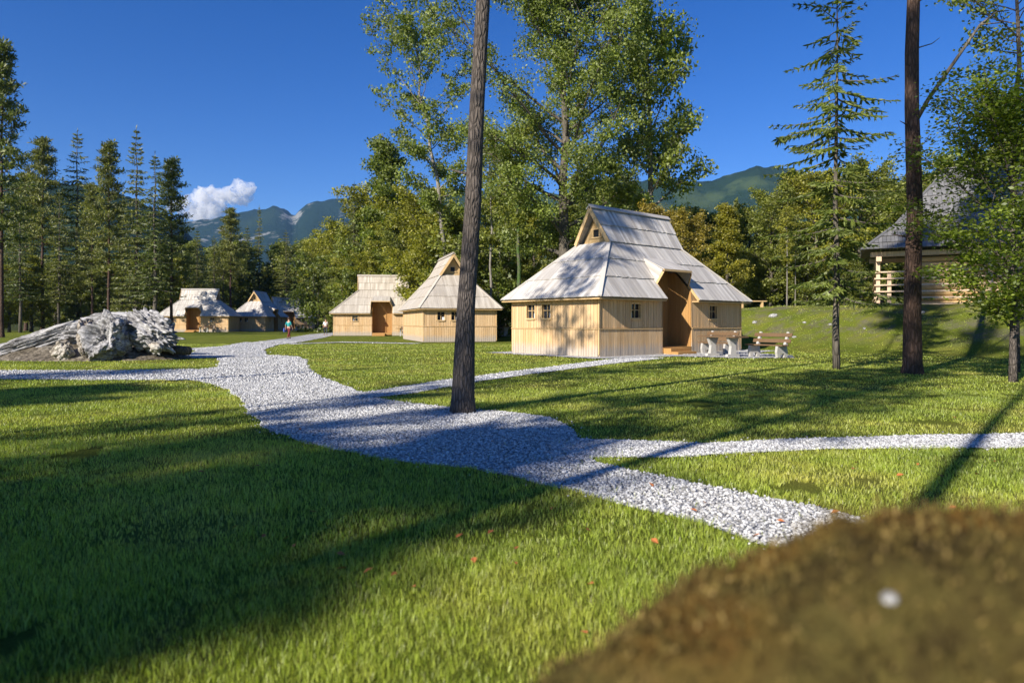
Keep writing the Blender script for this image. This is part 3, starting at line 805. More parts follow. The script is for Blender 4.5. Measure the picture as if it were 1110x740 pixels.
ridge('mountain', [(-500, 250), (-300, 240), (-100, 225), (50, 232), (150, 245), (200, 240), (225, 236), (245, 232), (262, 228), (280, 226), (298, 223), (310, 226), (318, 233), (324, 228), (332, 221), (345, 218), (360, 216), (378, 213), (395, 216), (430, 235), (520, 262), (640, 290)], 4000, 2000, hill_mat('far mountain', 500, .15, .5), 3.1, .05)
ridge('mountain', [(380, 262), (440, 225), (480, 203), (540, 206), (580, 210), (620, 207), (660, 200), (700, 194), (715, 190), (728, 191), (745, 195), (760, 196), (775, 193), (800, 184), (822, 178), (842, 178), (860, 182), (900, 190), (960, 196), (1040, 190), (1150, 175), (1400, 190), (1700, 230)], 2300, 1100, hill_mat('near mountain', 260, .8, .0, (.016, .032, .014)), 8.2, .05)
ridge('hill', [(-700, 150), (-300, 165), (-80, 182), (0, 188), (40, 190), (90, 196), (130, 205), (165, 220), (190, 238), (220, 262), (260, 285), (330, 305)], 1100, 600, hill_mat('wooded hill', 120, .12, 0.), 5.5, .05)

# ------------------------------------------------------------------ clouds
def cloud(name, px, py, wpx, hpx, D, label, seed):
    rr = random.Random(seed); bm = bmesh.new(); k = D/F
    for i in range(26):
        u = rr.uniform(-1, 1); env = (1-abs(u)**2)
        r = hpx*k*(rr.uniform(.16, .32) if hpx > 20 else rr.uniform(.7, 1.2))*(.5+.6*env)
        tilt = u*hpx*.35
        c = Vector((u*wpx*.5*k, rr.uniform(-.25, .25)*wpx*k, (rr.uniform(-.35, .35)*env*hpx+tilt)*k))
        bmesh.ops.create_icosphere(bm, subdivisions=4, radius=r, matrix=Matrix.Translation(c) @ Matrix.Diagonal((1.25, 1.1, .85, 1)))
    for v in bm.verts:
        f_ = noise.fractal(v.co/(hpx*k)*4.0, .9, 2.1, 5); v.co += v.co.normalized()*0 + Vector(noise.noise_vector(v.co/(hpx*k)*7))*hpx*k*.07 + v.normal*f_*hpx*k*.20
    me = bpy.data.meshes.new(name); bm.to_mesh(me); bm.free()
    t = NT(name); 
    vs = t.n('ShaderNodeVolumePrincipled'); vs.inputs['Density'].default_value = 5.0/(hpx*k); vs.inputs['Color'].default_value = (1, 1, 1, 1); vs.inputs['Anisotropy'].default_value = 0.0
    t.l(vs.outputs[0], t.out.inputs['Volume'])
    o = link(name, me, t.m); o.location = ((px-CX)*k, D, (HZ-py)*k)
    tag(o, label, 'cloud'); return o
cloud('cloud', 232, 217, 74, 36, 11500, 'small bright white cloud above the left mountains', 4)


# haze ---------------------------------------------------------------
HAZE = True
if HAZE:
    mb = MB(); mb.box(-6500, 6500, -2500, 5800, -7.5, 880)
    t = NT('haze'); vs = t.n('ShaderNodeVolumePrincipled'); vs.inputs['Density'].default_value = 5.0e-5; vs.inputs['Color'].default_value = (.26, .52, 1, 1)
    t.l(vs.outputs[0], t.out.inputs['Volume'])
    tag(mb.build('haze', t.m), kind='stuff')

# ------------------------------------------------------------------ huts
def clip(poly, n, c):
    """keep points with n.p <= c, 2-D"""
    out = []
    for i in range(len(poly)):
        p = poly[i]; q = poly[(i+1) % len(poly)]
        a = p[0]*n[0]+p[1]*n[1]-c; b = q[0]*n[0]+q[1]*n[1]-c
        if a <= 1e-9: out.append(p)
        if (a < -1e-9 and b > 1e-9) or (a > 1e-9 and b < -1e-9):
            s = a/(a-b); out.append((p[0]+(q[0]-p[0])*s, p[1]+(q[1]-p[1])*s))
    return out

class Planks:
    """boards laid on a plane; each board one prism (island) with uv"""
    def __init__(s): s.v = []; s.f = []; s.uv = []
    def prism(s, lo, hi, uvs):
        n = len(lo); b = len(s.v)
        s.v += [tuple(p) for p in lo]+[tuple(p) for p in hi]
        def add(ix, us): s.f.append(tuple(b+i for i in ix)); s.uv += us
        add(range(n-1, -1, -1), [uvs[i] for i in range(n-1, -1, -1)])
        add(range(n, 2*n), uvs)
        for i in range(n):
            j = (i+1) % n
            add((i, j, n+j, n+i), [uvs[i], uvs[j], uvs[j], uvs[i]])
    def lay(s, poly, O, U, V, pw, bands, thick=.03, lift=.0, jag=0.0, gap=.006, seed=0):
        rr = random.Random(seed); O, U, V = Vector(O), Vector(U).normalized(), Vector(V).normalized(); N = U.cross(V).normalized()
        us = [p[0] for p in poly]; k0 = math.floor(min(us)/pw)-1; k1 = math.ceil(max(us)/pw)+1
        for bi in range(len(bands)-1):
            v0, v1 = bands[bi], bands[bi+1]
            u = k0*pw
            while u < k1*pw:
                w = pw*rr.uniform(.75, 1.25); jj = rr.uniform(-jag, jag)
                P = clip(poly, (-1, 0), -(u+gap/2)); P = clip(P, (1, 0), u+w-gap/2) if P else P
                P = clip(P, (0, -1), -(v0+(jj if bi else jj*.4))) if P else P
                P = clip(P, (0, 1), v1+(.03 if jag else -.0)) if P else P
                u += w
                if len(P) < 3: continue
                ex = rr.uniform(0, .012)
                lo = []; hi = []
                for (a, b) in P:
                    fr = (b-v0)/(v1-v0); l = lift*(1-fr)+ex*(1-fr)
                    base = O+U*a+V*b
                    lo.append(base+N*(l-.002)); hi.append(base+N*(l+thick))
                s.prism(lo, hi, [(a*.1+rr.random()*0+k0, b*.1*3) for a, b in P])
    def build(s, name, mat, parent):
        me = new_mesh(name, s.v, s.f); uvl = me.uv_layers.new(name='UVMap')
        uvl.data.foreach_set('uv', np.array(s.uv, dtype=np.float32).ravel())
        return link(name, me, mat, parent)

def rects_without(u0, u1, z0, z1, holes):
    out = []; cuts = sorted({u0, u1, *[h[0] for h in holes], *[h[1] for h in holes]})
    cuts = [c for c in cuts if u0 <= c <= u1]
    for a, b in zip(cuts[:-1], cuts[1:]):
        hs = [h for h in holes if h[0] <= a+1e-6 and h[1] >= b-1e-6]
        if not hs: out.append((a, b, z0, z1))
        else:
            h = hs[0]; out.append((a, b, z0, h[2])); out.append((a, b, h[3], z1))
    return [r for r in out if r[1]-r[0] > .01 and r[3]-r[2] > .01]

L_, W_, EZ, KZ, TZ = 10.35, 5.75, 2.25, 4.67, 6.15
def make_hut(roofmat):
    root = empty('wooden_hut')
    A0, A1, B0, B1 = .38, L_-.38, .38, W_-.38
    d0, d1 = 4.15, 6.15
    # ---- walls: four faces of vertical boards
    wl = Planks()
    win_front = [(2.2, 2.75), (7.5, 8.05)]; win_end = [(3.0, 3.5), (3.95, 4.45)]
    zt = EZ+.34
    def wall(O, U, u0, u1, holes, seed, zt=zt):
        lowz = 1.05
        wl.lay([(u0, .03), (u1, .03), (u1, lowz), (u0, lowz)], O, U, (0, 0, 1), .16, [.03, lowz], .045, 0, 0, .016, seed)
        for (a, b, z0, z1) in rects_without(u0, u1, lowz+.05, zt, holes):
            wl.lay([(a, z0), (b, z0), (b, z1), (a, z1)], O, U, (0, 0, 1), .16, [z0, z1], .02, 0, 0, .016, seed)
    fh = [(w0, w1, 1.5, 2.05) for w0, w1 in win_front]
    wall((0, B0, 0), (1, 0, 0), A0, d0, fh, 1); wall((0, B0, 0), (1, 0, 0), d1, A1, fh, 2)
    wall((A0, W_, 0), (0, -1, 0), W_-B1, W_-B0, [(W_-b, W_-a, 1.5, 2.05) for a, b in win_end], 3)
    wall((A1, 0, 0), (0, 1, 0), B0, B1, [], 4)
    wall((L_, B1, 0), (-1, 0, 0), L_-A1, L_-A0, [], 5)
    w = wl.build('wall', M['pine_wood'], root)
    # core behind the boards, ledges and corner boards
    tr = MB(); le = MB()
    le.box(A0-.06, d0-.02, B0-.075, B0-.002, 1.052, 1.092); le.box(d1+.02, A1+.06, B0-.075, B0-.002, 1.052, 1.092)
    le.box(A0-.075, A0-.002, B0+.0, B1+.06, 1.054, 1.09); le.box(A1+.002, A1+.075, B0, B1+.06, 1.054, 1.09); le.box(A0, A1, B1+.002, B1+.075, 1.056, 1.088)
    le.build('ledge', M['trim'], w)
    for (x, y) in ((A0, B0), (A1, B0), (A0, B1), (A1, B1)):
        sx = -1 if x == A0 else 1; sy = -1 if y == B0 else 1
        tr = MB(); tr.box(min(x, x+sx*.052), max(x, x+sx*.052), min(y, y+sy*.052), max(y, y+sy*.052), .1, zt-.02); tr.build('corner_board', M['trim'], w)

    fd = MB(); fd.box(A0+.03, d0-.03, B0+.03, B1-.03, -.2, .09); fd.box(d0-.03, d1+.03, 1.65, B1-.03, -.2, .09); fd.box(d1+.03, A1-.03, B0+.03, B1-.03, -.2, .09)
    fd.build('foundation', M['concrete'], root)
    # ---- entrance recess
    rc = Planks()
    rb = 1.6
    rc.lay([(B0-.02, .3), (rb, .3), (rb, 3.9), (B0-.02, 2.62)], (d0, 0, 0), (0, 1, 0), (0, 0, 1), .16, [.3, 3.5], .02, 0, 0, .008, 8)
    q = Planks()
    rc.lay([(-rb, .3), (-B0+.02, .3), (-B0+.02, 2.62), (-rb, 3.9)], (d1, 0, 0), (0, -1, 0), (0, 0, 1), .16, [.3, 3.5], .02, 0, 0, .008, 9)
    rc.lay([(d0+.02, .3), (d1-.02, .3), (d1-.02, 4.0), (d0+.02, 4.0)], (0, rb, 0), (1, 0, 0), (0, 0, 1), .16, [.3, 4.0], .02, 0, 0, .008, 10)
    rc.build('entrance_recess', M['door_wood'], root)
    fl = MB(); fl.box(d0+.02, d1-.02, B0-.05, rb, .1, .3); fl.build('porch_floor', M['door_wood'], root)
    stp = MB(); stp.box(d0+.05, d0+1.3, -.05, B0-.055, 0, .26); stp.box(d0+.05, d0+1.3, -.4, -.055, 0, .13); stp.build('step', M['door_wood'], root)
    dr = Planks(); dr.lay([(d0+.5, .3), (d0+1.35, .3), (d0+1.35, 2.2), (d0+.5, 2.2)], (0, rb-.03, 0), (1, 0, 0), (0, 0, 1), .14, [.3, 2.2], .03, 0, 0, .01, 12)
    do = dr.build('door', M['door_wood'], root)
    hd = MB(); hd.box(d0+1.22, d0+1.27, rb-.12, rb-.062, 1.15, 1.32); hd.build('handle', M['iron'], do)
    # ---- windows
    def window(ax, u0, u1):
        fr = MB(); gl = MB(); cu = MB()
        def bx(m, a0, a1, z0, z1, dep0, dep1):
            if ax == 'f': m.box(a0, a1, B0+dep0, B0+dep1, z0, z1)
            else: m.box(A0+dep0, A0+dep1, a0, a1, z0, z1)
        z0, z1 = 1.5, 2.05
        bx(fr, u0-.07, u0, z0-.07, z1+.07, -.05, .12); bx(fr, u1, u1+.07, z0-.07, z1+.07, -.05, .12)
        bx(fr, u0, u1, z1, z1+.07, -.05, .12); bx(fr, u0, u1, z0-.07, z0, -.09, .12)
        m = (u0+u1)/2; bx(fr, m-.015, m+.015, z0, z1, .03, .07); bx(fr, u0, m-.016, 1.80, 1.825, .035, .065); bx(fr, m+.016, u1, 1.80, 1.825, .035, .065)
        f_ = fr.build('window', M['trim'], root)
        bx(gl, u0, u1, z0, z1, .08, .09); gl.build('pane', M['glass'], f_)
        bx(cu, u0, u0+.16, z0, z0+.2, .071, .078); cu.build('curtain', M['curtain'], f_)
    for a, b in win_front: window('f', a, b)
    for a, b in win_end: window('e', a, b)
    # ---- roof
    rf = Planks()
    th, lf = .03, .045
    def plane_lay(P3, O, U, Vd, bands, seed):
        O, U, Vd = Vector(O), Vector(U).normalized(), Vector(Vd).normalized()
        poly = [((Vector(p)-O).dot(U), (Vector(p)-O).dot(Vd)) for p in P3]
        rf.lay(poly, O, U, Vd, .15, bands, th, .03, .02, .004, seed)
    low = math.hypot(2.0, KZ-EZ); upn = math.hypot(.875, TZ-KZ)
    lb = [0, low*.34, low*.67, low]; ub = [0, upn*.5, upn+.02]
    zz = lambda b: EZ+(KZ-EZ)*b/2.0
    def P(a, b): return (a, b, zz(b))
    ia = 2.74
    fO, fV = (0, 0, EZ), (0, 2.0, KZ-EZ)
    plane_lay([P(0, 0), P(4, 0), P(4, .58), P(4.3, 1.47), P(4.3, 2), P(ia, 2)], fO, (1, 0, 0), fV, lb, 21)
    plane_lay([P(4.3, 1.47), P(5.85, 1.47), P(5.85, 2), P(4.3, 2)], fO, (1, 0, 0), fV, lb, 22)
    plane_lay([P(6.2, 0), P(L_, 0), P(L_-ia, 2), P(5.85, 2), P(5.85, 1.47), P(6.2, .58)], fO, (1, 0, 0), fV, lb, 23)
    def Bk(a, b): return (a, W_-b, zz(b))
    plane_lay([Bk(L_, 0), Bk(0, 0), Bk(ia, 2), Bk(L_-ia, 2)], (L_, W_, EZ), (-1, 0, 0), (0, -2.0, KZ-EZ), lb, 24)
    # upper slopes
    va = 2.5
    plane_lay([(ia-.12, 1.97, KZ-.03), (L_-ia+.12, 1.97, KZ-.03), (L_-va, W_/2, TZ), (va, W_/2, TZ)], (0, 1.97, KZ+.0), (1, 0, 0), (0, W_/2-2, TZ-KZ), ub, 25)
    plane_lay([(L_-ia+.12, W_-1.97, KZ-.03), (ia-.12, W_-1.97, KZ-.03), (va, W_/2, TZ), (L_-va, W_/2, TZ)], (L_, W_-1.97, KZ), (-1, 0, 0), (0, -(W_/2-2), TZ-KZ), ub, 26)
    # end skirts
    el = math.hypot(ia, KZ-EZ); eb = [0, el*.34, el*.67, el]
    plane_lay([(0, W_, EZ), (0, 0, EZ), (ia, 2, KZ), (ia, W_-2, KZ)], (0, W_, EZ), (0, -1, 0), (ia, 0, KZ-EZ), eb, 27)
    plane_lay([(L_, 0, EZ), (L_, W_, EZ), (L_-ia, W_-2, KZ), (L_-ia, 2, KZ)], (L_, 0, EZ), (0, 1, 0), (-ia, 0, KZ-EZ), eb, 28)
    roof = rf.build('roof', roofmat, root)
    # hip boards and ridge cap
    hp = MB()
    for (a, b, a2, b2) in ((0, 0, ia, 2), (L_, 0, L_-ia, 2), (0, W_, ia, W_-2), (L_, W_, L_-ia, W_-2)):
        hp.beam((a, b, EZ+.06), (a2, b2, KZ+.06), .16, .05)
    hp.beam((va-.05, W_/2-.05, TZ+.10), (L_-va+.05, W_/2-.05, TZ+.10), .24, .03, (0, -.7, .7)); hp.beam((va-.05, W_/2+.1, TZ+.04), (L_-va+.05, W_/2+.1, TZ+.04), .2, .03, (0, .7, .7))
    hp.build('hip_board', roofmat, roof)
    # soffit (underside of eaves) and gablets
    so = MB(); so.box(.03, L_-.03, .04, .42, EZ-.05, EZ-.03); 
    so = MB()
    so.box(.02, 4.0, .02, .36, EZ-.06, EZ-.015); so.box(6.2, L_-.02, .02, .36, EZ-.06, EZ-.015)
    so.box(.02, .36, .36, W_-.02, EZ-.058, EZ-.017); so.box(L_-.36, L_-.02, .36, W_-.02, EZ-.058, EZ-.017); so.box(.36, L_-.36, W_-.36, W_-.02, EZ-.056, EZ-.019)
    so.build('soffit', M['trim'], root)
    for sgn, ax in ((1, ia), (-1, L_-ia)):
        gw = Planks()
        tri = [(2.05, KZ+.02), (W_-2.05, KZ+.02), (W_/2, TZ-.12)]
        if sgn > 0: gw.lay([(W_-b, z) for b, z in tri][::-1][0:3], (ax+.22, W_, 0), (0, -1, 0), (0, 0, 1), .13, [KZ, TZ], .02, 0, 0, .006, 31)
        else: gw.lay(tri, (ax-.22, 0, 0), (0, 1, 0), (0, 0, 1), .13, [KZ, TZ], .02, 0, 0, .006, 32)
        gb = gw.build('gable', M['trim'], root)
        bb = MB(); off = -.05*sgn
        ov = .24 if sgn > 0 else .12; dz = 0 if sgn > 0 else .16
        bb.beam((ax-ov*sgn, W_/2, TZ-.03-dz), (ax-(ov-.11)*sgn, 1.92+dz*.4, KZ-.02-dz*.3), .05, .17); bb.beam((ax-ov*sgn, W_/2, TZ-.03-dz), (ax-(ov-.11)*sgn, W_-1.92-dz*.4, KZ-.02-dz*.3), .05, .17)
        bb.build('barge_board', M['trim'], gb)
        vt = MB()
        x0, x1 = (ax+.15, ax+.19) if sgn > 0 else (ax-.19, ax-.15)
        vt.box(x0, x1, W_/2-.22, W_/2-.16, KZ+.3, KZ+.62); vt.box(x0, x1, W_/2+.16, W_/2+.22, KZ+.3, KZ+.62); vt.box(x0, x1, W_/2-.22, W_/2+.22, KZ+.62, KZ+.68); vt.box(x0, x1, W_/2-.3, W_/2+.3, KZ+.24, KZ+.3)
        fr = vt.build('vent', M['trim'], gb)
        hl = MB(); x0, x1 = (ax+.185, ax+.196) if sgn > 0 else (ax-.196, ax-.185); hl.box(x0, x1, W_/2-.16, W_/2+.16, KZ+.3, KZ+.62); hl.build('opening', M['iron'], fr)
    # ---- dormer hood over the entrance
    dm = Planks()
    z0 = 3.38; s = .46
    def D3(a, b): return (a, b, z0+s*b)
    def dlay(P3, O, U, Vd, bands, seed):
        O, U, Vd = Vector(O), Vector(U).normalized(), Vector(Vd).normalized()
        dm.lay([((Vector(p)-O).dot(U), (Vector(p)-O).dot(Vd)) for p in P3], O, U, Vd, .15, bands, .03, .01, .01, .004, seed)
    dlay([D3(4.06, .2), D3(5.95, .2), D3(5.88, 1.5), D3(4.27, 1.5)], D3(0, .2), (1, 0, 0), (0, 1, s), [0, 1.6], 41)
    # slanting cheeks
    def tri_cheek(a, b, c, seed):
        a, b, c = Vector(a), Vector(b), Vector(c); U = (b-a).normalized(); N = U.cross(c-a).normalized(); Vd = N.cross(U)
        pl = [(0, 0), ((b-a).dot(U), 0), ((c-a).dot(U), (c-a).dot(Vd))]
        dm.lay(pl, a, U, Vd, .15, [0, 2.], .03, 0, 0, .004, seed)
    tri_cheek((4.0, .55, EZ+.68), D3(4.06, .22), D3(4.27, 1.47), 42)
    tri_cheek((6.2, .55, EZ+.68), D3(5.88, 1.47), D3(5.95, .22), 43)
    dmr = dm.build('dormer', roofmat, root)
    fa = MB(); fa.beam(D3(4.06, .2-.0), D3(5.95, .2), .04, .09)
    fa.beam((4.0, .53, EZ+.66), (4.05, .22, z0+.02), .04, .09); fa.beam((6.2, .53, EZ+.66), (5.96, .22, z0+.02), .04, .09)
    fa.beam((4.0, 0.0, EZ+.0), (4.0, .54, EZ+.65), .04, .10); fa.beam((6.2, 0.0, EZ+.0), (6.2, .54, EZ+.65), .04, .10)
    fa.build('fascia', M['trim'], dmr)
    return root

hutA = make_hut(M['shingle']); hutA.location = (H1[0][0], H1[0][1], 0); hutA.rotation_euler.z = H1[1]
tag(hutA, 'near large wooden hut with silvery board roof and hooded entrance, bench set beside it', 'hut', 'wooden huts with board roofs')
HUTS = [(H1[0], H1[1])]
def add_hut(O, ang, label, warm=False, z=0):
    c = copy_tree(hutA); c.location = (O[0], O[1], z); c.rotation_euler.z = ang; tag(c, label)
    if warm:
        global warm_meshes
        for ch in c.children:
            for q in [ch]+list(ch.children):
                if q.data and q.data.materials and q.data.materials[0] == M['shingle']:
                    if q.data.name not in warm_meshes:
                        m2 = q.data.copy(); m2.materials[0] = M['shingle_warm']; warm_meshes[q.data.name] = m2
                    q.data = warm_meshes[q.data.name]
    HUTS.append((O, ang)); return c
warm_meshes = {}
ang2 = math.atan2(.957, -.29)
add_hut((-.64, 46.7), ang2, 'wooden hut seen gable end on, right behind the foreground pine trunk', True)
add_hut((-18.2, 68.0), R(7), 'pale roofed wooden hut seen from its long entrance side, left of the gable end hut', True)
add_hut(at(168, 97), R(4), 'far left wooden hut with shaded blue roof behind the driftwood')
angB = PI/2
# gable end towards us: origin is at the right front corner
ub = (math.cos(angB+PI/2), math.sin(angB+PI/2))
xr, yr = at(289, 104)
add_hut((xr, yr), angB, 'far small wooden hut with dappled pointed gable roof, left of its twin')
add_hut(at(284, 128), R(33), 'farthest wooden hut, half hidden behind the dappled pointed hut')

# ------------------------------------------------------------------ picnic sets
def end_frame(mb, x, back):
    # concrete side support standing in the local y-z plane at x
    t = .05
    def pr(P): mb.prism([(x-t, y, z) for y, z in P], [(x+t, y, z) for y, z in P])
    pr([(-.26, 0), (-.10, 0), (-.10, .16), (-.17, .42), (-.26, .42), (-.30, .2)])
    pr([(.10, 0), (.26, 0), (.30, .2), (.22, .42), (.12, .42), (.10, .16)])
    pr([(-.101, .14), (.101, .14), (.121, .40), (-.171, .40)])
    if back: pr([(.12, .38), (.24, .36), (.42, .92), (.36, .94)])
def make_bench(back=True):
    r = empty('park_bench')
    for x in (-.62, .62):
        m = MB(); end_frame(m, x, back); m.build('leg', M['concrete'], r)
    m = MB()
    for i, y in enumerate((-.2, -.06, .08)): m.box(-.85, .85, y-.06, y+.06, .425, .47)
    m.build('seat', M['plank_old'], r)
    if back:
        m = MB()
        for (y, z) in ((.27, .6), (.35, .82)):
            m.beam((-.85, y-.04, z), (.85, y-.04, z), .14, .035, (0, -1, .35))
        m.build('backrest', M['plank_old'], r)
    return r
def make_table():
    r = empty('picnic_table')
    for x in (-.5, .5):
        m = MB(); t = .06
        def pr(P): m.prism([(x-t, y, z) for y, z in P], [(x+t, y, z) for y, z in P])
        pr([(-.33, 0), (.33, 0), (.30, .1), (-.30, .1)]); pr([(-.16, .1), (.16, .1), (.12, .4), (-.12, .4)]); pr([(-.12, .4), (.12, .4), (.28, .72), (-.28, .72)])
        m.build('leg', M['concrete'], r)
    m = MB()
    for i in range(4): m.box(-.95, .95, -.36+.185*i, -.19+.185*i, .725, .77)
    m.build('tabletop', M['plank_old'], r)
    return r
bench0 = make_bench(True); table0 = make_table()
first = {'b': True, 't': True}
def put(kind, x, y, rz, label, group):
    src = bench0 if kind == 'b' else table0
    o = src if first[kind] else copy_tree(src); first[kind] = False
    o.location = (x, y, gzf(x, y)+.03); o.rotation_euler.z = rz; tag(o, label, 'bench' if kind == 'b' else 'table', group); return o
L0 = R(-60)
def setpos(px, py): return gp(px, py)
bx, by = setpos(832, 387.5); put('b', bx, by, L0, 'bench with pale concrete sides and slanted back, right of the near picnic table', 'concrete sided benches')
tx, ty = setpos(783, 386.8); put('t', tx, ty, L0, 'dark plank picnic table on pale concrete legs beside the near hut', 'picnic tables')
b2 = setpos(779, 384.5); put('b', b2[0]+.1, b2[1]+.5, L0+PI*0, 'bench behind the near picnic table against the hut wall', 'concrete sided benches')
# the same set in front of the other huts
names = ['gable end hut', 'pale roofed far hut', 'far left hut', 'dappled pointed far hut', 'farthest hut']
for (O, ang), nm in zip(HUTS[1:], names):
    hf = hut_frame(O, ang)
    p = hf(7.9, -1.3); put('b', p[0], p[1], ang, 'small bench with pale concrete sides beside the %s' % nm, 'concrete sided benches')
    p = hf(7.6, -2.3); put('t', p[0], p[1], ang, 'small picnic table beside the %s' % nm, 'picnic tables')

# wooden trough bench on the bank behind the hut
m = MB(); r = empty('wooden_bench'); 
m.box(-.9, .9, -.15, .15, .40, .46); m.build('seat', M['trim'], r)
for x in (-.65, .65):
    m = MB(); m.box(x-.05, x+.05, -.12, .12, 0, .398); m.build('leg', M['trim'], r)
x, y = at(815, 43); r.location = (x, y, gzf(x, y)); r.rotation_euler.z = R(5); tag(r, 'light plank bench on the bank top behind the right eave of the near hut', 'bench')

# ------------------------------------------------------------------ open log barn on the bank
def make_barn():
    r = empty('log_barn')
    # local: x to the right along the front, y away
    Lx, Ly = 11.0, 8.0; E, K, T = 2.85, 4.6, 7.3
    rf = Planks()
    def pl(P3, O, U, Vd, bands, seed):
        O, U, Vd = Vector(O), Vector(U).normalized(), Vector(Vd).normalized()
        rf.lay([((Vector(p)-O).dot(U), (Vector(p)-O).dot(Vd)) for p in P3], O, U, Vd, .2, bands, .035, .05, .05, .012, seed)
    i1, i2 = 1.6, 3.5
    cs = [(0, 0), (Lx, 0), (Lx, Ly), (0, Ly)]
    def ins(c, d): return (c[0]+(d if c[0] == 0 else -d), c[1]+(d if c[1] == 0 else -d))
    for k in range(4):
        a, b = cs[k], cs[(k+1) % 4]
        for (d0_, z0_, d1_, z1_, nb) in ((0, E, i1, K-.35, 4), (i1-.02, K-.37, i2+.5, T, 6)):
            p = [(*ins(a, d0_), z0_), (*ins(b, d0_), z0_), (*ins(b, d1_), z1_), (*ins(a, d1_), z1_)]
            U = Vector(p[1])-Vector(p[0]); n_in = Vector((-U.y, U.x, 0)).normalized(); Vd = n_in*(d1_-d0_)+Vector((0, 0, z1_-z0_))
            Ls = Vd.length; pl(p, p[0], U, Vd, [Ls*i/nb for i in range(nb)]+[Ls+.02], 50+k)
    roof = rf.build('roof', M['shingle_dark'], r)
    hp = MB()
    for c in cs:
        hp.beam((*ins(c, 0), E+.06), (*ins(c, i1), K-.29), .2, .05); hp.beam((*ins(c, i1), K-.29), (*ins(c, i2+.5), T+.05), .2, .05)
    hp.beam((i2+.5, Ly/2, T+.08), (Lx-i2-.5, Ly/2, T+.08), .3, .05)
    hp.build('hip_board', M['shingle_dark'], roof)
    # posts
    for (x, y) in ((.75, .8), (1.25, .8), (5.5, .8), (10.2, .8), (.75, 7.2), (10.2, 7.2), (.75, 4), (10.2, 4)):
        m = MB(); m.box(x-.09, x+.09, y-.09, y+.09, -.9, 2.75 if x != 1.25 else 1.75); m.build('post', M['rail'], r)
    for j in range(6):
        z = .08+.33*j
        m = MB(); m.box(.62, 10.4, .60, .70, z, z+.07); m.build('rail', M['rail'], r)
        m = MB(); m.box(.58, .66, .72, 7.3, z+.01, z+.08); m.build('rail', M['rail'], r)
    # inner log wall and beams
    lw = MB()
    for j in range(9):
        z = .15+.28*j; lw.tube([(2.3, 1.3, z), (10.0, 1.3, z)], [.14, .14], 8); lw.tube([(2.3, 1.3, z+.02), (2.3, 7.0, z+.02)], [.14, .14], 8)
    lw.build('log_wall', M['trim'], r)
    bm_ = MB(); bm_.box(.4, 10.6, .68, .92, 2.56, 2.8); bm_.box(.66, .9, .4, 7.6, 2.30, 2.54); bm_.box(10.1, 10.34, .4, 7.6, 2.30, 2.54); bm_.box(.4, 10.6, 4.9, 5.14, 2.57, 2.79)
    bm_.build('beam', M['rail'], r)
    return r
barn = make_barn()
x, y = at(934, 34.6); barn.location = (x, y, 2.12); barn.rotation_euler.z = R(-27)
tag(barn, 'open log barn with steep dark grey shingle roof and horizontal rails on the bank', 'barn')

# ------------------------------------------------------------------ bleached driftwood roots on a soil mound
bm = bmesh.new(); bmesh.ops.create_grid(bm, x_segments=70, y_segments=40, size=1)
for v in bm.verts:
    r2 = max(0, 1-(v.co.x**2+v.co.y**2)); n_ = noise.fractal(Vector((v.co.x*4, v.co.y*3, 2)), 1, 2, 5)
    v.co = Vector((v.co.x*3.7, v.co.y*1.9, (r2**1.1)*(.62+.25*n_)*(1+.1*v.co.x) - (.12 if r2 <= 0.02 else 0)))
me = bpy.data.meshes.new('soil_mound'); bm.to_mesh(me); bm.free()
o = link('soil_mound', me, M['soil'], smooth=True); x, y = at(100, 25); o.location = (x, y, .0); tag(o, kind='structure')

def lump(name, px, d, z, dims, rot, seed, label, cat, mat, amp=.22, fr=1.6, stretch=(1, 1, 1), hollow=None, sub=6):
    bm = bmesh.new(); bmesh.ops.create_icosphere(bm, subdivisions=sub, radius=1)
    for v in bm.verts:
        c = v.co.copy(); q = Vector((c.x*stretch[0], c.y*stretch[1], c.z*stretch[2]))
        n1 = noise.fractal(q*fr+Vector((seed, 0, 0)), .9, 2.1, 6)
        n2 = noise.ridged_multi_fractal(q*fr*1.6+Vector((0, seed, 0)), .9, 2.1, 5, 1.0, 2.0)*.12
        k = 1+amp*n1+amp*n2*1.8
        if hollow:
            dd = (c-Vector(hollow[0])).length
            if dd < hollow[1]: k -= hollow[2]*(1-(dd/hollow[1])**2)**.6
        v.co = Vector((c.x*dims[0]*k, c.y*dims[1]*k, c.z*dims[2]*k))
    me = bpy.data.meshes.new(name); bm.to_mesh(me); bm.free()
    o = link(name, me, mat, smooth=True); x, y = at(px, d)
    o.location = (x, y, z); o.rotation_euler = rot; tag(o, label, cat); return o
lump('driftwood_log', 50, 24.6, .72, (1.8, .42, .30), (0, R(-19), R(8)), 3, 'long grey bleached log sloping down to the left end of the mound', 'driftwood', M['deadwood'], .42, 1.5, (.9, 2.4, 2.4))
lump('driftwood_log', 122, 26.4, 1.28, (1.35, .5, .38), (0, R(-3), R(-4)), 9, 'bluish grey log lying highest at the back of the mound', 'driftwood', M['deadwood'], .25, 1.4, (.6, 2, 2))
lump('root_stump', 116, 23.6, .72, (.62, .6, .74), (R(8), R(16), R(20)), 12, 'bleached hollow root stump in the middle of the mound', 'stump', M['deadwood'], .42, 1.5, (1.4, 1.4, 1.1), (( -.40, -.78, .30), .7, .75))
lump('root_slab', 162, 24.2, .98, (.84, .40, .55), (0, R(22), R(-10)), 17, 'fan shaped cracked root slab at the right of the hollow stump', 'stump', M['deadwood'], .5, 1.8, (1.2, 2.0, 2.2))
lump('root_piece', 68, 23.3, .33, (.32, .2, .30), (0, R(-35), 0), 22, 'small white upright root piece on the front of the mound', 'driftwood', M['deadwood_warm'], .35, 1.6)
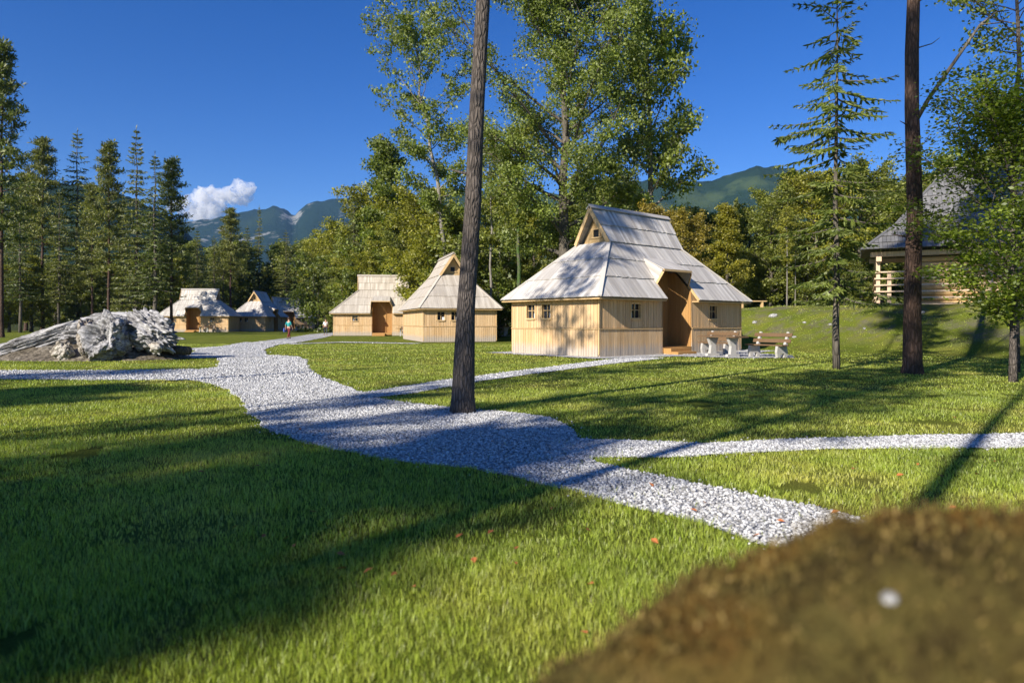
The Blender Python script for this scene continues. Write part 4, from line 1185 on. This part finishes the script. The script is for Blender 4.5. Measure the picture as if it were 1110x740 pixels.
lump('driftwood_log', 88, 24.8, .86, (.75, .6, .34), (0, R(-8), R(10)), 27, 'dark grey root mass between the long log and the hollow stump', 'driftwood', M['deadwood'], .36, 1.5, (.8, 2, 2))
lump('driftwood_log', 100, 23.9, .55, (.22, .5, .85), (R(-30), R(-28), 0), 31, 'bleached root arm leaning against the left side of the hollow stump', 'driftwood', M['deadwood_warm'], .45, 1.6, (2.4, 1.4, .7), sub=5)
lump('driftwood_log', 135, 24.6, 1.32, (.7, .3, .16), (0, R(10), R(15)), 33, 'thin jagged root lying across the top between stump and fan shaped slab', 'driftwood', M['deadwood'], .5, 1.8, (.8, 2.4, 2.4), sub=5)
lump('root_piece', 170, 23.6, .45, (.22, .18, .16), (0, R(20), 0), 29, 'small tan mossy root knob under the fan shaped slab', 'driftwood', M['deadwood_warm'], .35, 1.6, sub=4)
m = MB(); m.tube([(-.75, 0, .0), (-.3, .05, .03), (.2, 0, .0), (.62, 0, -.02)], [.17, .18, .165, .16], 14, rough=.06); lg = m.build('cut_log', M['bark_grey'], None, True)
x, y = at(188, 24.6); lg.location = (x, y, .32); lg.rotation_euler.z = R(-8); tag(lg, 'short cut log with a dark sawn end at the right foot of the mound', 'log')

# pale limestone rocks on the bank
k = 0
rocks = [(838, 343, .22), (818, 350, .14), (872, 350, .10), (900, 352, .09), (861, 366, .10), (1000, 340, .12), (937, 357, .08)]
rl = ['larger pale rock near the top of the bank right of the near hut', 'pale rock on the bank close to the near hut eave', None, None, None, 'pale rock on the bank just right of the thick pine', None]
for (px, py, s), lb in zip(rocks, rl):
    # march the ray onto the bank
    dd = 20.
    while dd < 60 and EYE-(py-HZ)*dd/F > gzf((px-CX)*dd/F, dd): dd += .1
    o = lump('rock', px, dd, gzf((px-CX)*dd/F, dd)+s*.1, (s, s*.8, s*.6), (0, 0, px), px, lb or 'small pale stone lying in the grass of the bank', 'rock', M['rock'], .35, 1.3, sub=3)
    if not lb: o['group'] = 'small stones on the bank'

# ------------------------------------------------------------------ mossy boulder right in front of the viewpoint
Xp = np.array([-.45, -.25, -.12, .033, .137, .2885, .355, .525, .8, 1.2, 1.6, 1.9])
Zp = np.array([-.1, .28, .64, .895, .955, 1.04, 1.082, 1.082, 1.078, 1.03, .8, -.1])
nx, ny = 300, 130
gx = np.linspace(-.45, 1.9, nx); th = np.linspace(0, PI, ny)
V = np.zeros((ny, nx, 3))
for i, x in enumerate(gx):
    zr = float(np.interp(x, Xp, Zp)); half = .40*math.sqrt(max(.02, 1-((x-.7)/1.25)**2))
    for j, a in enumerate(th):
        cy = -math.cos(a); cz = math.sin(a)**.55
        y = .72+half*cy; z = -.1+(zr+.1)*cz
        p = Vector((x, y, z))
        n_ = noise.fractal(p*7, .9, 2, 6)*.026+noise.fractal(p*22, .8, 2, 4)*.007
        V[j, i] = (x, y-n_*math.cos(a)*-1*0 + (n_*cy), z+n_*cz)
idx = np.arange(ny*nx).reshape(ny, nx)
f = np.stack([idx[:-1, :-1], idx[:-1, 1:], idx[1:, 1:], idx[1:, :-1]], -1).reshape(-1, 4)
bo = empty('mossy_boulder', (0, 0, 0)); tag(bo, 'brown mossy boulder in the bottom right corner, out of focus', 'boulder')
link('stone', np_mesh('stone', V.reshape(-1, 3), [f]), M['moss'], bo, smooth=True)
rng = np.random.default_rng(3)
n = 60000; jj = rng.integers(20, ny-20, n); ii = rng.integers(0, nx-1, n)
P = V[jj, ii]+rng.normal(size=(n, 3))*.006
nrm = np.stack([np.zeros(n), -np.cos(th[jj]), np.sin(th[jj])], -1)
P = P+nrm*.006*rng.random(n)[:, None]
link('moss', crown_mesh('moss', [quads_from(P, .004+.008*rng.random(n), .45, 0, nrm)]), M['tuft'], bo)
mb = MB()
bm = bmesh.new(); bmesh.ops.create_icosphere(bm, subdivisions=2, radius=.0075)
me = bpy.data.meshes.new('pebble'); bm.to_mesh(me); bm.free()
ix = int(np.argmin(np.abs(gx-.283))); jx = 34
# point where the ray through the white speck meets the stone
best = None
for j in range(5, 70):
    for i in range(int(nx*.2), int(nx*.6)):
        x, y, z = V[j, i]; px = CX+F*x/y; py = HZ+F*(EYE-z)/y; e = (px-962)**2+(py-650)**2
        if best is None or e < best[0]: best = (e, (x, y, z))
o = link('pebble', me, M['rock'], smooth=True); o.location = (best[1][0], best[1][1]-.004, best[1][2]+.006); o.scale = (1, 1, .8)
tag(o, 'tiny white pebble resting on the mossy boulder', 'pebble')

# ------------------------------------------------------------------ people
def skin_obj(name, pts, edges, rad, mat, parent, lev=2):
    me = bpy.data.meshes.new(name); me.from_pydata(pts, edges, []); me.update()
    o = bpy.data.objects.new(name, me); COL.objects.link(o)
    md = o.modifiers.new('Skin', 'SKIN'); md.use_smooth_shade = True
    for i, r in enumerate(rad):
        sv = me.skin_vertices[0].data[i]; sv.radius = (r, r*.85) if not isinstance(r, tuple) else r; sv.use_root = (i == 0)
    sb = o.modifiers.new('Sub', 'SUBSURF'); sb.levels = lev; sb.render_levels = lev
    dg = bpy.context.evaluated_depsgraph_get(); m2 = bpy.data.meshes.new_from_object(o.evaluated_get(dg))
    bpy.data.objects.remove(o); m2.name = name
    return link(name, m2, mat, parent, smooth=True)
def person(x, y, rz, label, top, bottom, stride=.28, bag=None, hair=True, pose=0):
    r = empty('person', (x, y, gzf(x, y)), rz); tag(r, label, 'person')
    s = stride
    J = [(0, 0, .93), (0, 0, 1.12), (0, .0, 1.36), (0, -.01, 1.47), (0, -.015, 1.56), (0, -.02, 1.66),
         (-.17, 0, 1.38), (-.24, .03-s*.15, 1.12), (-.25, -.10-s*.2, .90),
         (.17, 0, 1.38), (.24, .04+s*.2, 1.12), (.25, -.02+s*.4, .88),
         (-.10, 0, .88), (-.11, s*.35, .48), (-.11, s*1.0, .09), (-.11, s*1.0-.14, .04),
         (.10, 0, .88), (.11, -s*.75, .50), (.11, -s*.9, .08), (.11, -s*.9-.16, .04)]
    Ed = [(0, 1), (1, 2), (2, 3), (3, 4), (4, 5), (2, 6), (6, 7), (7, 8), (2, 9), (9, 10), (10, 11), (0, 12), (12, 13), (13, 14), (14, 15), (0, 16), (16, 17), (17, 18), (18, 19)]
    Rd = [(.14, .10), (.13, .09), (.14, .10), .055, .085, .09, .055, .042, .028, .055, .042, .028, .085, .055, .042, .035, .085, .055, .042, .035]
    Pn = list(J); En = list(Ed); Rn = list(Rd)
    for hidx in (8, 11):
        h = Vector(J[hidx])
        pal = len(Pn); Pn.append(tuple(h+Vector((0, -.01, -.07)))); En.append((hidx, pal)); Rn.append(.03)
        for k, fx in enumerate((-.028, -.009, .009, .027)):
            a = len(Pn); Pn.append(tuple(h+Vector((fx*.5, -.02+fx, -.12)))); Pn.append(tuple(h+Vector((0, -.035+fx, -.155-.008*(k in (1, 2)))))); En += [(pal, a), (a, a+1)]; Rn += [.009, .008]
        a = len(Pn); Pn.append(tuple(h+Vector((0, -.05, -.06)))); Pn.append(tuple(h+Vector((0, -.065, -.09)))); En += [(pal, a), (a, a+1)]; Rn += [.01, .008]
    body = skin_obj('body', Pn, En, Rn, M['skin'], r, 1)
    # shirt
    skin_obj('shirt', [J[0], J[1], J[2], (0, -.005, 1.43), J[6], J[7], J[9], J[10]], [(0, 1), (1, 2), (2, 3), (2, 4), (4, 5), (2, 6), (6, 7)], [(.165, .12), (.155, .115), (.165, .12), .07, .075, .06, .075, .06], top, r, 1)
    skin_obj('trousers', [(0, 0, .98), (0, 0, .92), J[12], J[13], (J[14][0], J[14][1], .13), J[16], J[17], (J[18][0], J[18][1], .12)], [(0, 1), (1, 2), (2, 3), (3, 4), (1, 5), (5, 6), (6, 7)], [(.155, .115), (.16, .12), .105, .075, .06, .105, .075, .06], bottom, r, 1)
    bm = bmesh.new(); bmesh.ops.create_icosphere(bm, subdivisions=3, radius=1)
    bmesh.ops.delete(bm, geom=[v for v in bm.verts if v.co.z < -.1 and v.co.y < .35 or v.co.z < -.7], context='VERTS')
    for v in bm.verts: v.co = Vector((v.co.x*.095, v.co.y*.108-.015, v.co.z*.12+1.655))
    me = bpy.data.meshes.new('hair'); bm.to_mesh(me); bm.free(); link('hair', me, M['hair'], r, True)
    fm = MB()
    for sx in (-.033, .033): fm.box(sx-.012, sx+.012, -.112, -.10, 1.655, 1.667)
    fm.build('eye', M['hair'], r)
    nm = MB(); nm.prism([(-.014, -.10, 1.615), (.014, -.10, 1.615), (0, -.13, 1.618)], [(-.006, -.10, 1.66), (.006, -.10, 1.66), (0, -.106, 1.66)]); nm.build('nose', M['skin'], r)
    for q in (14, 18):
        sh = MB(); jx, jy = J[q][0], J[q][1]
        sh.prism([(jx-.05, jy+.07, 0), (jx+.05, jy+.07, 0), (jx+.055, jy-.12, 0), (jx, jy-.21, 0), (jx-.055, jy-.12, 0)], [(jx-.04, jy+.06, .10), (jx+.04, jy+.06, .10), (jx+.045, jy-.1, .07), (jx, jy-.17, .05), (jx-.045, jy-.1, .07)])
        sh.build('shoe', M['dark_cloth'], r)
    if bag:
        bm = bmesh.new(); bmesh.ops.create_cube(bm, size=1); bmesh.ops.bevel(bm, geom=bm.edges, offset=.12, segments=2, affect='EDGES')
        for v in bm.verts: v.co = Vector((v.co.x*.12, v.co.y*.34, v.co.z*.34))
        me = bpy.data.meshes.new('shoulder_bag'); bm.to_mesh(me); bm.free()
        b = link('shoulder_bag', me, bag)
        ca, sa = math.cos(rz), math.sin(rz); lx, ly = .36, .0
        b.location = (x+ca*lx-sa*ly, y+sa*lx+ca*ly, .72); b.rotation_euler.z = rz
        tag(b, 'light blue bag hanging at the side of the person in teal', 'bag')
    return r
x, y = gp(313, 367.3); person(x, y, R(160), 'person in teal top and dark red trousers walking away on the path', M['teal'], M['maroon'], .3, M['blue_cloth'])
x, y = at(353, 72); person(x, y, R(20), 'person in white shirt and dark trousers on the path by the pale roofed hut', M['white_cloth'], M['dark_cloth'], .12)
x, y = at(188, 88); person(x, y, R(-30), 'person in blue clothes standing before the far left hut', M['white_cloth'], M['blue_cloth'], .08)

# ------------------------------------------------------------------ fallen leaves
lf = None
pos = [(928, 505), (1020, 520), (995, 507), (846, 570), (752, 558), (925, 512), (888, 553), (905, 560), (640, 640), (633, 694), (448, 643), (700, 470), (1035, 455), (1060, 518), (820, 586), (706, 530), (560, 600), (340, 560)]
rl_ = random.Random(8)
for k in range(26): pos.append((rl_.uniform(200, 1080), 440+rl_.random()**.7*190))
for i, (px, py) in enumerate(pos):
    x, y = gp(px, py)
    if lf is None:
        bm = bmesh.new()
        pts = [(0, -.05, 0), (.018, -.03, .004), (.035, -.01, .012), (.024, .02, .010), (0, .06, .003), (-.024, .02, .012), (-.035, -.01, .010), (-.018, -.03, .003)]
        c_ = bm.verts.new((0, 0, 0)); vs = [bm.verts.new(p) for p in pts]
        for k in range(8): bm.faces.new((c_, vs[k], vs[(k+1) % 8]))
        me = bpy.data.meshes.new('fallen_leaf'); bm.to_mesh(me); bm.free(); lf = link('fallen_leaf', me, M['leaf_dry']); o = lf
    else: o = lf.copy(); COL.objects.link(o)
    og = bool(on_gravel(np.array([x]), np.array([y]))[0])
    o.location = (x, y, .035); o.rotation_euler = (random.uniform(-.5, .5), random.uniform(-.5, .5), random.uniform(0, 6)); s = random.uniform(.35, .6); o.scale = (s, s, s)
    tag(o, 'dry orange leaf lying on the white gravel' if og else 'dry orange leaf lying in the lawn grass', 'leaf', 'fallen leaves on the gravel' if og else 'fallen leaves on the lawn')

# ------------------------------------------------------------------ camera, light, sky
cam = bpy.data.cameras.new('camera'); co = bpy.data.objects.new('camera', cam); COL.objects.link(co)
co.location = (0, 0, EYE); co.rotation_euler = (R(90), 0, 0)
cam.sensor_width = 36; cam.lens = 24; cam.shift_y = -20/1110; cam.clip_end = 40000; cam.clip_start = .05
cam.dof.use_dof = True; cam.dof.focus_distance = 16; cam.dof.aperture_fstop = 2.0
S.camera = co
EL, AZ = R(29.5), (.643, .766)
sl = bpy.data.lights.new('sun', 'SUN'); sl.energy = 5.0; sl.angle = R(.53); sl.color = (1, .93, .82)
so = bpy.data.objects.new('sun', sl); COL.objects.link(so)
dv = Vector((AZ[0]*math.cos(EL), AZ[1]*math.cos(EL), -math.sin(EL)))
so.rotation_euler = dv.to_track_quat('-Z', 'Y').to_euler(); so.location = (-20, -24, 30)
w = bpy.data.worlds.new('World'); S.world = w; w.use_nodes = True; nt = w.node_tree; nt.nodes.clear()
sky = nt.nodes.new('ShaderNodeTexSky'); sky.sky_type = 'NISHITA'; sky.sun_disc = False; sky.sun_elevation = EL
sky.sun_rotation = math.atan2(-AZ[0], -AZ[1])
sky.altitude = 900; sky.air_density = 1.0; sky.dust_density = .15; sky.ozone_density = 4.0
bg = nt.nodes.new('ShaderNodeBackground'); bg.inputs['Strength'].default_value = .078
ou = nt.nodes.new('ShaderNodeOutputWorld'); hs = nt.nodes.new('ShaderNodeHueSaturation'); hs.inputs['Saturation'].default_value = 1.32; hs.inputs['Hue'].default_value = .518; nt.links.new(sky.outputs[0], hs.inputs['Color']); nt.links.new(hs.outputs[0], bg.inputs[0]); nt.links.new(bg.outputs[0], ou.inputs[0])
S.view_settings.view_transform = 'Standard'; S.view_settings.look = 'None'; S.view_settings.gamma = 1; S.view_settings.exposure = .8
S.cycles.max_bounces = 6; S.cycles.diffuse_bounces = 3; S.cycles.transmission_bounces = 4; S.cycles.volume_bounces = 2
S.cycles.sample_clamp_indirect = 6
